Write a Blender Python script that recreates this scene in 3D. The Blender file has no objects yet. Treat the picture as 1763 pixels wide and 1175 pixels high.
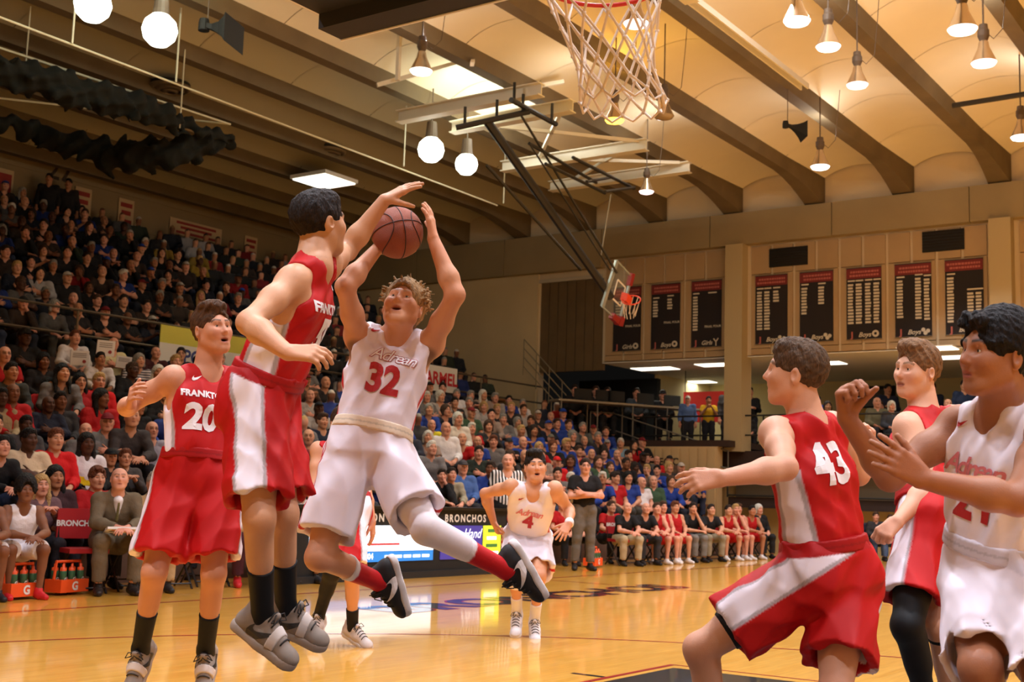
import bpy, bmesh, math, random
import numpy as np
from mathutils import Vector, Matrix
from mathutils.bvhtree import BVHTree

random.seed(7); np.random.seed(7)
SC = bpy.context.scene
COL = SC.collection

# ------------------------------------------------------------------ camera
# world: X runs along the court away from the near baseline, Y towards the benches, Z up; origin = middle of near baseline
FPX, PCX, PCY = 2124.5, 881.5, 587.5
PITCH, ROLL, YAW = math.radians(7.331), math.radians(1.7547), math.radians(34.896)
CAM = np.array([-2.1773, -2.2746, 1.1176])
_fw = np.array([math.cos(YAW)*math.cos(PITCH), math.sin(YAW)*math.cos(PITCH), math.sin(PITCH)])
_rt = np.cross(_fw, [0, 0, 1]); _rt /= np.linalg.norm(_rt)
_up = np.cross(_rt, _fw)
FW = _fw
RT = math.cos(ROLL)*_rt + math.sin(ROLL)*_up
UP = -math.sin(ROLL)*_rt + math.cos(ROLL)*_up
cam = bpy.data.cameras.new('camera')
cam.sensor_width = 36.0; cam.sensor_fit = 'HORIZONTAL'
cam.lens = FPX/1763.0*36.0
cam.clip_start = 0.05; cam.clip_end = 200
cam_ob = bpy.data.objects.new('camera', cam); COL.objects.link(cam_ob)
cam_ob.matrix_world = Matrix(((RT[0], UP[0], -FW[0], CAM[0]), (RT[1], UP[1], -FW[1], CAM[1]), (RT[2], UP[2], -FW[2], CAM[2]), (0, 0, 0, 1)))
cam.dof.use_dof = True; cam.dof.focus_distance = 6.0; cam.dof.aperture_fstop = 5.6
SC.camera = cam_ob

# ------------------------------------------------------------------ world, exposure
w = bpy.data.worlds.new('world'); SC.world = w; w.use_nodes = True
w.node_tree.nodes['Background'].inputs[0].default_value = (1.0, .93, .84, 1)
w.node_tree.nodes['Background'].inputs[1].default_value = 0.006
vs = SC.view_settings
vs.view_transform = 'Standard'; vs.look = 'None'; vs.gamma = 1.0; vs.use_curve_mapping = False
vs.exposure = -0.56

def area_light(name, loc, power, size, col, spread=150):
    l = bpy.data.lights.new(name, 'AREA'); l.energy = power; l.shape = 'DISK'; l.size = size; l.color = col; l.spread = math.radians(spread)
    o = bpy.data.objects.new(name, l); COL.objects.link(o); o.location = loc; o['kind'] = 'helper'
    return o
# the rows of high-bay lamps over the court, those out of frame included
for _x in (-1.5, 3.5, 8.5, 13.5, 18.5, 23.5):
    for _y in (-7, -3.2, .6, 4.4):
        area_light('court_light', (_x, _y, 8.15), 228, .55, (.90, .955, 1.08), 118)

# ------------------------------------------------------------------ pixel helpers (photograph frame 1763 x 1175)
def ray(px, py): return FW + (px-PCX)/FPX*RT - (py-PCY)/FPX*UP
def at(px, py, d): return CAM + d*ray(px, py)
def onX(px, py, X): r = ray(px, py); return CAM + (X-CAM[0])/r[0]*r
def onY(px, py, Y): r = ray(px, py); return CAM + (Y-CAM[1])/r[1]*r
def onZ(px, py, Z): r = ray(px, py); return CAM + (Z-CAM[2])/r[2]*r
def jn(parent, px, py, length, sgn):
    """joint on the sight line (px,py) at bone length from parent; sgn>0 = the farther of the two solutions"""
    r = ray(px, py); o = CAM - parent
    a = r@r; b = o@r; c = o@o - length*length
    disc = b*b - a*c
    if disc < 0: return CAM + (-b/a)*r
    return CAM + (-b + (1 if sgn > 0 else -1)*math.sqrt(disc))/a*r
def cdir(rgt, up, tow):
    """unit world vector from right / up / towards-the-lens components"""
    v = rgt*RT + up*UP - tow*FW
    return v/np.linalg.norm(v)
def nrm(v): v = np.asarray(v, float); return v/max(1e-9, np.linalg.norm(v))

# ------------------------------------------------------------------ materials
MATS = {}
def srgb(r, g, b):
    f = lambda c: c/12.92 if c <= .04045 else ((c+.055)/1.055)**2.4
    return (f(r/255), f(g/255), f(b/255))
def mat(name, col=(.5, .5, .5), rough=.6, metal=0., emit=None, estr=0., noise=None, attr=False, bump=None, alpha=None, spec=.5, trans=0., sheen=0.):
    """col in 0-255 sRGB; noise=(scale, amount) colour mottling; bump=(scale, strength[, stretch])"""
    if name in MATS: return MATS[name]
    m = bpy.data.materials.new(name); m.use_nodes = True; MATS[name] = m
    nt = m.node_tree; b = nt.nodes['Principled BSDF']
    c = srgb(*col) if max(col) > 1 else col
    b.inputs['Base Color'].default_value = (*c, 1); b.inputs['Roughness'].default_value = rough; b.inputs['Metallic'].default_value = metal
    b.inputs['Specular IOR Level'].default_value = spec
    if sheen: b.inputs['Sheen Weight'].default_value = sheen
    if trans: b.inputs['Transmission Weight'].default_value = trans
    if alpha is not None: b.inputs['Alpha'].default_value = alpha
    if emit: b.inputs['Emission Color'].default_value = (*srgb(*emit), 1); b.inputs['Emission Strength'].default_value = estr
    src = None
    if attr:
        a = nt.nodes.new('ShaderNodeAttribute'); a.attribute_name = 'Col'; src = a.outputs['Color']
    if noise:
        tc = nt.nodes.new('ShaderNodeTexCoord'); n = nt.nodes.new('ShaderNodeTexNoise'); n.inputs['Scale'].default_value = noise[0]; n.inputs['Detail'].default_value = 5
        nt.links.new(tc.outputs['Object'], n.inputs['Vector'])
        mr = nt.nodes.new('ShaderNodeMapRange'); mr.inputs[1].default_value = .3; mr.inputs[2].default_value = .7; mr.inputs[3].default_value = 1-noise[1]; mr.inputs[4].default_value = 1+noise[1]
        nt.links.new(n.outputs['Fac'], mr.inputs[0])
        mx = nt.nodes.new('ShaderNodeMix'); mx.data_type = 'RGBA'; mx.blend_type = 'MULTIPLY'; mx.inputs[0].default_value = 1
        if src: nt.links.new(src, mx.inputs[6])
        else: mx.inputs[6].default_value = (*c, 1)
        nt.links.new(mr.outputs[0], mx.inputs[7]); src = mx.outputs[2]
    if src: nt.links.new(src, b.inputs['Base Color'])
    if bump:
        tc = nt.nodes.new('ShaderNodeTexCoord'); mp = nt.nodes.new('ShaderNodeMapping'); n = nt.nodes.new('ShaderNodeTexNoise'); n.inputs['Scale'].default_value = bump[0]; n.inputs['Detail'].default_value = 4
        if len(bump) > 2: mp.inputs['Scale'].default_value = bump[2]
        nt.links.new(tc.outputs['Object'], mp.inputs['Vector']); nt.links.new(mp.outputs['Vector'], n.inputs['Vector'])
        bp = nt.nodes.new('ShaderNodeBump'); bp.inputs['Strength'].default_value = bump[1]; bp.inputs['Distance'].default_value = .02
        nt.links.new(n.outputs['Fac'], bp.inputs['Height']); nt.links.new(bp.outputs['Normal'], b.inputs['Normal'])
    return m

# ------------------------------------------------------------------ object helpers
def tag(o, label=None, cat=None, group=None, kind=None):
    if label: o['label'] = label
    if cat: o['category'] = cat
    if group: o['group'] = group
    if kind: o['kind'] = kind
    return o
def link(name, me, m=None, parent=None, loc=None):
    o = bpy.data.objects.new(name, me); COL.objects.link(o)
    if m is not None and me is not None and len(me.materials) == 0:
        for q in (m if isinstance(m, (list, tuple)) else [m]): me.materials.append(q)
    if loc is not None: o.location = loc
    if parent is not None: o.parent = parent
    return o
def empty(name, loc=(0, 0, 0), rz=0):
    o = bpy.data.objects.new(name, None); COL.objects.link(o); o.location = loc; o.rotation_euler = (0, 0, rz); o.empty_display_size = .1
    return o
class MB:
    """collects simple solids, then links them as one mesh"""
    def __init__(s): s.v = []; s.f = []
    def add(s, v, f):
        n = len(s.v); s.v += [tuple(map(float, q)) for q in v]; s.f += [tuple(i+n for i in q) for q in f]; return s
    def box(s, lo, hi):
        x0, y0, z0 = lo; x1, y1, z1 = hi
        return s.add([(x0,y0,z0),(x1,y0,z0),(x1,y1,z0),(x0,y1,z0),(x0,y0,z1),(x1,y0,z1),(x1,y1,z1),(x0,y1,z1)],
                     [(3,2,1,0),(4,5,6,7),(0,1,5,4),(1,2,6,5),(2,3,7,6),(3,0,4,7)])
    def obox(s, c, ax, hs):
        c = np.asarray(c, float); ax = [np.asarray(a, float) for a in ax]
        v = [c + i*ax[0]*hs[0] + j*ax[1]*hs[1] + k*ax[2]*hs[2] for k in (-1, 1) for i, j in ((-1,-1),(1,-1),(1,1),(-1,1))]
        return s.add(v, [(3,2,1,0),(4,5,6,7),(0,1,5,4),(1,2,6,5),(2,3,7,6),(3,0,4,7)])
    def bar(s, a, b, w, h=None, upv=(0, 0, 1)):
        a = np.asarray(a, float); b = np.asarray(b, float); d = nrm(b-a); u = np.asarray(upv, float)
        if abs(d@u) > .95: u = np.array([1., 0, 0])
        x = nrm(np.cross(d, u)); y = np.cross(x, d)
        return s.obox((a+b)/2, (x, y, d), (w/2, (h or w)/2, np.linalg.norm(b-a)/2))
    def tube(s, pts, r, n=8, closed=False, cap=True):
        pts = [np.asarray(q, float) for q in pts]; N = len(pts); rings = []
        rr = r if isinstance(r, (list, tuple)) else [r]*N
        prev = None
        for i in range(N):
            if closed: d = nrm(pts[(i+1) % N]-pts[i-1])
            else: d = nrm(pts[min(i+1, N-1)]-pts[max(i-1, 0)])
            if prev is None:
                u = np.array([0, 0, 1.]) if abs(d[2]) < .9 else np.array([1., 0, 0]); x = nrm(np.cross(d, u))
            else: x = nrm(prev - d*(prev@d))
            prev = x; y = np.cross(d, x)
            rings.append([pts[i] + rr[i]*(math.cos(2*math.pi*k/n)*x + math.sin(2*math.pi*k/n)*y) for k in range(n)])
        v = [q for rg in rings for q in rg]; f = []
        for i in range(N if closed else N-1):
            a = i*n; b = ((i+1) % N)*n
            f += [(a+k, a+(k+1) % n, b+(k+1) % n, b+k) for k in range(n)]
        if cap and not closed: f += [tuple(range(n))[::-1], tuple((N-1)*n+k for k in range(n))]
        return s.add(v, f)
    def lathe(s, prof, c=(0, 0, 0), n=20, ax=None):
        c = np.asarray(c, float)
        if ax is None: X, Y, Z = np.eye(3)
        else:
            Z = nrm(ax); X = nrm(np.cross(Z, (0, 0, 1) if abs(Z[2]) < .9 else (1, 0, 0))); Y = np.cross(Z, X)
        v = [c + r*math.cos(2*math.pi*k/n)*X + r*math.sin(2*math.pi*k/n)*Y + z*Z for r, z in prof for k in range(n)]
        f = []
        for i in range(len(prof)-1):
            a = i*n; b = a+n
            f += [(a+k, a+(k+1) % n, b+(k+1) % n, b+k) for k in range(n)]
        return s.add(v, f)
    def prism(s, poly, o, X, Y, Z, t):
        """polygon in the X,Y plane at o, thickness t along Z"""
        o, X, Y, Z = [np.asarray(q, float) for q in (o, X, Y, Z)]; n = len(poly)
        v = [o + a*X + b*Y for a, b in poly] + [o + a*X + b*Y + t*Z for a, b in poly]
        return s.add(v, [tuple(range(n))[::-1], tuple(range(n, 2*n))] + [(i, (i+1) % n, n+(i+1) % n, n+i) for i in range(n)])
    def mesh(s, name='m', smooth=False):
        me = bpy.data.meshes.new(name); me.from_pydata(s.v, [], s.f); me.update()
        if smooth: me.polygons.foreach_set('use_smooth', [True]*len(me.polygons))
        return me
    def build(s, name, m, parent=None, smooth=False, loc=None):
        if loc is not None: s.v = [(a-loc[0], b-loc[1], c-loc[2]) for a, b, c in s.v]
        return link(name, s.mesh(name, smooth), m, parent, loc)
def box(name, lo, hi, m, parent=None): return MB().box(lo, hi).build(name, m, parent)
def struct(o): o['kind'] = 'structure'; return o
# ------------------------------------------------------------------ implicit-surface modelling for bodies, clothes, hair
# primitives: ('c',a,b,ra,rb,k) tapered capsule   ('e',c,R,r,k) ellipsoid (rows of R = axes)   ('x',a,b,ra,rb,k,o,n) capsule cut by plane
# a leading '-' subtracts; ('&',o,n) keeps the side dot(p-o,n)<0
def C(a, b, ra, rb=None, k=.03): return ('c', np.asarray(a, float), np.asarray(b, float), ra, ra if rb is None else rb, k)
def E(c, R, r, k=.03): return ('e', np.asarray(c, float), np.asarray(R, float), np.asarray(r, float), k)
def X(a, b, ra, rb, k, o, n): return ('x', np.asarray(a, float), np.asarray(b, float), ra, rb, k, np.asarray(o, float), np.asarray(n, float))
def neg(p): return ('-'+p[0],)+p[1:]
def bounds(prims, pad=.03):
    lo = np.full(3, 1e9); hi = -lo
    for p in prims:
        if p[0] in ('c', 'x'):
            r = max(p[3], p[4]); lo = np.minimum(lo, np.minimum(p[1], p[2])-r); hi = np.maximum(hi, np.maximum(p[1], p[2])+r)
        elif p[0] == 'e':
            e = np.sqrt(((p[2]*p[3][:, None])**2).sum(0)); lo = np.minimum(lo, p[1]-e); hi = np.maximum(hi, p[1]+e)
    return lo-pad, hi+pad
def evaluate(prims, lo, hi, h, disp=None):
    n = np.maximum(4, np.ceil((hi-lo)/h).astype(int)+1)
    ax = [(lo[i]+h*np.arange(n[i])).astype(np.float32) for i in range(3)]
    D = np.full(n, .2, np.float32)
    for p in prims:
        kd = p[0]; sub = kd[0] == '-'; kd = kd[-1]
        if kd == '&':
            o, nn = p[1], p[2]
            d = ((ax[0]-o[0])*nn[0])[:, None, None] + ((ax[1]-o[1])*nn[1])[None, :, None] + ((ax[2]-o[2])*nn[2])[None, None, :]
            np.maximum(D, d.astype(np.float32), out=D); continue
        b0, b1 = bounds([(kd,)+p[1:]], .02 + (p[5] if kd in 'cx' else p[4]))
        i0 = np.maximum(0, np.floor((b0-lo)/h).astype(int)); i1 = np.minimum(n, np.ceil((b1-lo)/h).astype(int)+1)
        if (i1 <= i0).any(): continue
        s = tuple(slice(i0[i], i1[i]) for i in range(3))
        x = ax[0][s[0]][:, None, None]; y = ax[1][s[1]][None, :, None]; z = ax[2][s[2]][None, None, :]
        if kd in 'cx':
            a, b, ra, rb, k = p[1:6]; ba = b-a; L = max(1e-9, ba@ba); ba = ba.astype(np.float32)
            px, py, pz = x-np.float32(a[0]), y-np.float32(a[1]), z-np.float32(a[2])
            t = np.clip((px*ba[0]+py*ba[1]+pz*ba[2])/np.float32(L), 0, 1)
            d = np.sqrt((px-t*ba[0])**2+(py-t*ba[1])**2+(pz-t*ba[2])**2) - (np.float32(ra)+t*np.float32(rb-ra))
            if kd == 'x':
                o, nn = p[6], p[7]
                d = np.maximum(d, (x-np.float32(o[0]))*np.float32(nn[0])+(y-np.float32(o[1]))*np.float32(nn[1])+(z-np.float32(o[2]))*np.float32(nn[2]))
        else:
            c, R, r, k = p[1:5]
            px, py, pz = x-np.float32(c[0]), y-np.float32(c[1]), z-np.float32(c[2])
            R = R.astype(np.float32); r = r.astype(np.float32); k0 = 0; k1 = 0
            for i in range(3):
                q = (px*R[i, 0]+py*R[i, 1]+pz*R[i, 2])/r[i]; k0 = k0+q*q; k1 = k1+(q/r[i])**2
            k0 = np.sqrt(k0); d = k0*(k0-1)/np.maximum(np.sqrt(k1), 1e-6)
        A = D[s]
        if sub:
            d = -d; hh = np.maximum(k-np.abs(A-d), 0)/k if k > 0 else 0
            D[s] = np.maximum(A, d)+hh*hh*k*.25
        else:
            hh = np.maximum(k-np.abs(A-d), 0)/k if k > 0 else 0
            D[s] = np.minimum(A, d)-hh*hh*k*.25
    if disp is not None: D = D + disp(ax[0][:, None, None], ax[1][None, :, None], ax[2][None, None, :]).astype(np.float32)
    return D
_E12 = [(0,1),(2,3),(4,5),(6,7),(0,2),(1,3),(4,6),(5,7),(0,4),(1,5),(2,6),(3,7)]
_CO = np.array([(a, b, c) for c in (0, 1) for b in (0, 1) for a in (0, 1)])
def nets(D, lo, h):
    s = D < 0
    c = np.zeros(np.array(s.shape)-1, np.int8)
    nx, ny, nz = s.shape
    for a, b, d in _CO: c += s[a:nx-1+a, b:ny-1+b, d:nz-1+d]
    m = (c > 0) & (c < 8)
    ii = np.argwhere(m)
    if len(ii) == 0: return np.zeros((0, 3)), np.zeros((0, 4), int)
    idx = np.full(m.shape, -1, np.int32); idx[m] = np.arange(len(ii))
    val = np.stack([D[ii[:, 0]+a, ii[:, 1]+b, ii[:, 2]+d] for a, b, d in _CO], 1)
    acc = np.zeros((len(ii), 3)); cnt = np.zeros(len(ii))
    for a, b in _E12:
        va, vb = val[:, a], val[:, b]; q = (va < 0) != (vb < 0)
        t = np.where(q, va/np.where(q, va-vb, 1), 0)
        pt = _CO[a] + t[:, None]*(_CO[b]-_CO[a]); acc += pt*q[:, None]; cnt += q
    V = lo + h*(ii + acc/cnt[:, None])
    F = []
    for axn in range(3):
        sl0 = [slice(None)]*3; sl1 = [slice(None)]*3; sl0[axn] = slice(0, -1); sl1[axn] = slice(1, None)
        o1, o2 = [(1, 2), (2, 0), (0, 1)][axn]
        for q in (sl0, sl1): q[o1] = slice(1, -1); q[o2] = slice(1, -1)
        A, B = s[tuple(sl0)], s[tuple(sl1)]
        e = np.argwhere(A != B)
        if len(e) == 0: continue
        fl = A[tuple(e.T)]
        e = e.copy(); e[:, o1] += 1; e[:, o2] += 1
        def cell(d1, d2):
            g = e.copy(); g[:, o1] -= d1; g[:, o2] -= d2; return idx[g[:, 0], g[:, 1], g[:, 2]]
        q = np.stack([cell(1, 1), cell(0, 1), cell(0, 0), cell(1, 0)], 1)
        q[~fl] = q[~fl][:, ::-1]
        F.append(q)
    F = np.concatenate(F); F = F[(F >= 0).all(1)]
    return V, F
def drop(V, F, keep):
    """keep only faces whose vertices all satisfy keep"""
    F = F[keep[F].all(1)]; u = np.unique(F); mp = np.full(len(V), -1); mp[u] = np.arange(len(u))
    return V[u], mp[F]
def smoothv(V, F, it=1, lam=.5):
    for _ in range(it):
        S = np.zeros_like(V); c = np.zeros(len(V))
        for a, b in ((0, 1), (1, 2), (2, 3), (3, 0)):
            for p, q in ((a, b), (b, a)):
                np.add.at(S, F[:, p], V[F[:, q]]); np.add.at(c, F[:, p], 1)
        V = V + lam*(S/np.maximum(c, 1)[:, None]-V)
    return V
def tomesh(name, V, F, col=None):
    me = bpy.data.meshes.new(name); nv, nf = len(V), len(F)
    me.vertices.add(nv); me.vertices.foreach_set('co', np.asarray(V, np.float32).ravel())
    me.loops.add(nf*4); me.loops.foreach_set('vertex_index', np.asarray(F, np.int32).ravel())
    me.polygons.add(nf); me.polygons.foreach_set('loop_start', np.arange(0, nf*4, 4, dtype=np.int32))
    me.polygons.foreach_set('use_smooth', np.ones(nf, bool))
    me.update(calc_edges=True)
    if col is not None:
        a = me.color_attributes.new('Col', 'FLOAT_COLOR', 'POINT')
        a.data.foreach_set('color', np.concatenate([col, np.ones((nv, 1))], 1).astype(np.float32).ravel())
    return me
def surf(prims, h, pad=.03, disp=None, lo=None, hi=None):
    if lo is None: lo, hi = bounds([p for p in prims if p[0] in ('c', 'e', 'x')], pad)
    return nets(evaluate(prims, lo, hi, h, disp), lo, h)
def sstep(a, b, x): t = np.clip((x-a)/(b-a), 0, 1); return t*t*(3-2*t)
def mixc(c0, c1, f): return c0*(1-f[:, None]) + np.asarray(c1)[None, :]*f[:, None]
# ------------------------------------------------------------------ people
def frame(F, U):
    F = nrm(F); Xr = nrm(np.cross(F, U)); return np.array([Xr, F, np.cross(Xr, F)])
def lerp(a, b, t): return a+(b-a)*t
class Fig:
    """joint set of one figure. J keys: pel neck head hf hu sh/el/wr/hp/kn/an + L/R, ftL ftR, optional fuL fuR"""
    def __init__(s, J, g=1., fat=1.):
        s.J = {k: np.asarray(v, float) for k, v in J.items()}; s.g = g; s.fat = fat
        J = s.J
        s.up = nrm(J['neck']-J['pel'])
        L = nrm(J['shL']-J['shR']); s.L = nrm(L - s.up*(L@s.up)); s.fw = np.cross(s.L, s.up)
        Lh = nrm(J['hpL']-J['hpR']); s.Lh = nrm(Lh - s.up*(Lh@s.up)); s.fh = np.cross(s.Lh, s.up)
        s.chest = lerp(J['pel'], J['neck'], .62); s.waist = lerp(J['pel'], J['neck'], .27)
        s.H = frame(J['hf'], J['hu'])
        s.kf = {}
        for q in 'LR':
            d = J['kn'+q]-(J['hp'+q]+J['an'+q])/2; ax = nrm(J['an'+q]-J['hp'+q]); d = d-ax*(d@ax)
            f = s.fh-ax*(s.fh@ax)
            s.kf[q] = nrm(d*6+f*.35)
    def hl(s, x, y, z): return s.J['head'] + s.g*(x*s.H[0]+y*s.H[1]+z*s.H[2])
    def torso(s, o=0., k=.06):
        g, J, ft = s.g, s.J, s.fat; P = []
        for q, sg in (('L', 1), ('R', -1)):
            P.append(C(s.waist+sg*.05*g*s.L, s.chest+sg*.07*g*s.L, .094*g*ft+o, .104*g*(.6+.4*ft)+o, k))
            P.append(C(J['pel']+sg*.065*g*s.Lh, s.waist+sg*.05*g*s.L, .104*g*ft+o, .094*g*ft+o, k))
            P.append(C(J['neck']-.03*g*s.up+sg*.03*g*s.L, J['sh'+q]-.005*g*s.up, .054*g+o, .05*g+o, .04))
            P.append(C(J['sh'+q]-.07*g*s.up-sg*.035*g*s.L, s.waist+sg*.065*g*s.L, .055*g+o, .07*g+o, .04))
            P.append(E(s.chest+.055*g*s.fw+sg*.07*g*s.L+.045*g*s.up, [s.L, s.fw, s.up], np.array([.085, .05, .065])*g+o, .03))
            P.append(C(J['hp'+q]-.045*g*s.fh+.02*g*s.up, J['hp'+q]-.03*g*s.fh-.03*g*s.up, .095*g*ft+o, None, .05))
        P.append(C(s.chest, J['neck']-.06*g*s.up, .1*g+o, .07*g+o, .05))
        if ft > 1.1: P.append(E(s.waist+.05*g*s.fw, [s.L, s.fw, s.up], np.array([.13, .11, .14])*g*ft+o, .05))
        return P
    def neckp(s, o=0.):
        return [C(s.J['neck']-.04*s.g*s.up, s.hl(0, -.022, -.055), .073*s.g+o, .063*s.g+o, .03)]
    def arm(s, q, o=0., t0=0., t1=1.):
        g, J, ft = s.g, s.J, .5+.5*s.fat
        a, b, c = J['sh'+q], J['el'+q], J['wr'+q]; m = lerp(b, c, .3)
        P = [C(a, a+.01*g*s.up, .06*g*ft+o, .056*g*ft+o, .04), C(a, lerp(a, b, .45), .053*g*ft+o, .05*g*ft+o, .03), C(lerp(a, b, .45), b, .049*g*ft+o, .04*g*ft+o, .03)]
        if t1 > .5: P += [C(b, m, .041*g*ft+o, .044*g*ft+o, .03), C(m, c, .044*g*ft+o, .028*g*ft+o, .03)]
        return P
    def leg(s, q, o=0.):
        g, J, ft = s.g, s.J, .4+.6*s.fat
        a, b, c = J['hp'+q], J['kn'+q], J['an'+q]; kf = s.kf[q]; sh = nrm(c-b); kb = nrm(kf-sh*(kf@sh))
        P = [C(a, lerp(a, b, .5), .092*g*ft+o, .08*g*ft+o, .05), C(lerp(a, b, .5), b, .08*g*ft+o, .057*g*ft+o, .04),
             C(lerp(a, b, .25)+kf*.012*g, lerp(a, b, .7)+kf*.015*g, .07*g*ft+o, .055*g*ft+o, .03),
             C(b+kf*.008*g, b+kf*.008*g+sh*.02*g, .05*g+o, .048*g+o, .03),
             C(b, c, .05*g*ft+o, .035*g+o, .03),
             C(lerp(b, c, .17)-kb*.022*g, lerp(b, c, .42)-kb*.018*g, .045*g*ft+o, .042*g*ft+o, .04)]
        return P
    def foot(s, q):
        g = s.g; a = s.J['an'+q]; f = nrm(s.J['ft'+q]); u = s.footup(q)
        return [C(a, a-u*.045*g-f*.02*g, .037*g, .033*g, .02), C(a-u*.02*g, a+f*.14*g-u*.065*g, .036*g, .026*g, .02)]
    def footup(s, q):
        f = nrm(s.J['ft'+q]); u = s.J.get('fu'+q)
        if u is None: u = nrm(s.J['kn'+q]-s.J['an'+q])
        return nrm(u-f*(u@f))
    def headp(s, mouth=0.):
        h = s.hl; g = s.g; H = s.H
        P = [E(h(0, -.012, .03), H, np.array([.081, .099, .086])*g, .03), E(h(0, .03, -.033), H, np.array([.067, .069, .08])*g, .04),
             C(h(-.012, .066, -.103-mouth*.3), h(.012, .066, -.103-mouth*.3), .021*g, None, .03),
             C(h(-.052, .0, -.055), h(-.028, .05, -.09-mouth*.3), .022*g, .02*g, .03), C(h(.052, .0, -.055), h(.028, .05, -.09-mouth*.3), .022*g, .02*g, .03),
             E(h(-.04, .058, -.022), H, np.array([.026, .026, .024])*g, .03), E(h(.04, .058, -.022), H, np.array([.026, .026, .024])*g, .03),
             C(h(-.036, .076, .03), h(.036, .076, .03), .012*g, None, .02),
             C(h(0, .086, .018), h(0, .108, -.024), .0075*g, .0115*g, .012), C(h(-.011, .097, -.029), h(.011, .097, -.029), .009*g, None, .008),
             C(h(-.02, .083, -.057+.003), h(.02, .083, -.057+.003), .0085*g, None, .012), C(h(-.016, .083, -.071-mouth), h(.016, .083, -.071-mouth), .0085*g, None, .012)]
        for sg in (-1, 1):
            P += [neg(E(h(sg*.032, .098, .008), H, np.array([.021, .017, .014])*g, .012)),
                  C(h(sg*.017, .079, .012), h(sg*.031, .084, .0175), .004*g, None, .006), C(h(sg*.031, .084, .0175), h(sg*.046, .075, .011), .004*g, None, .006),
                  C(h(sg*.018, .079, .0), h(sg*.044, .075, .0), .0035*g, None, .006)]
            er = np.array([nrm(H[0]+.0*H[1]), H[1], H[2]])
            er = np.array([nrm(H[0]*1-sg*.45*H[1]), nrm(H[1]+sg*.45*H[0]), H[2]])
            P += [E(h(sg*.084, -.012, -.006), er, np.array([.011, .021, .033])*g, .008), neg(E(h(sg*.095, -.004, -.004), er, np.array([.009, .011, .018])*g, .006))]
        if mouth > 0: P.append(neg(E(h(0, .093, -.064-mouth*.45), H, np.array([.02, .026, .004+mouth*.45])*g, .004)))
        else: P.append(neg(C(h(-.023, .0945, -.064), h(.023, .0945, -.064), .0022*g, None, .003)))
        return P
    def handp(s, q, d, n, curl=(.25, .35, .25), spread=.12, thumb=.7, tcurl=.2, ind=None):
        g = s.g; w = s.J['wr'+q]; d = nrm(d); n = nrm(np.asarray(n)-d*(np.asarray(n)@d))
        t = np.cross(d, n)*(1 if q == 'L' else -1); P = []
        rr = 1.06*g
        for i, (u, b, l) in enumerate(((.030, .090, .076), (.010, .095, .084), (-.010, .091, .078), (-.028, .082, .062))):
            kn = w + g*(d*b + t*u - n*.003)
            P.append(C(w+g*(d*.012+t*u*.55), kn, .0165*g, .0125*g, .012))
            cc = curl if ind is None or i > 0 else ind
            dd = nrm(d+t*spread*u/.03); p = kn
            ang = 0
            for sg, fr, r0, r1 in ((0, .46, .0098, .009), (1, .30, .009, .0082), (2, .24, .0082, .0072)):
                ang += cc[sg]*(1+.12*i)
                e = dd*math.cos(ang)-n*math.sin(ang); p2 = p+g*l*fr*e
                P.append(C(p, p2, r0*rr, r1*rr, .003 if sg else .008)); p = p2
        b = w+g*(d*.022+t*.022-n*.006); td = nrm(d*(1-.55*thumb)+t*thumb-n*tcurl); p2 = b+g*.046*td
        P.append(C(b, p2, .0165*g, .0125*g, .015)); td2 = nrm(td+d*.25-n*tcurl*.6); p3 = p2+g*.034*td2; P.append(C(p2, p3, .0118*g, .0105*g, .004))
        p4 = p3+g*.026*nrm(td2+d*.2-n*tcurl*.5); P.append(C(p3, p4, .0105*g, .0085*g, .003))
        return P
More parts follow.
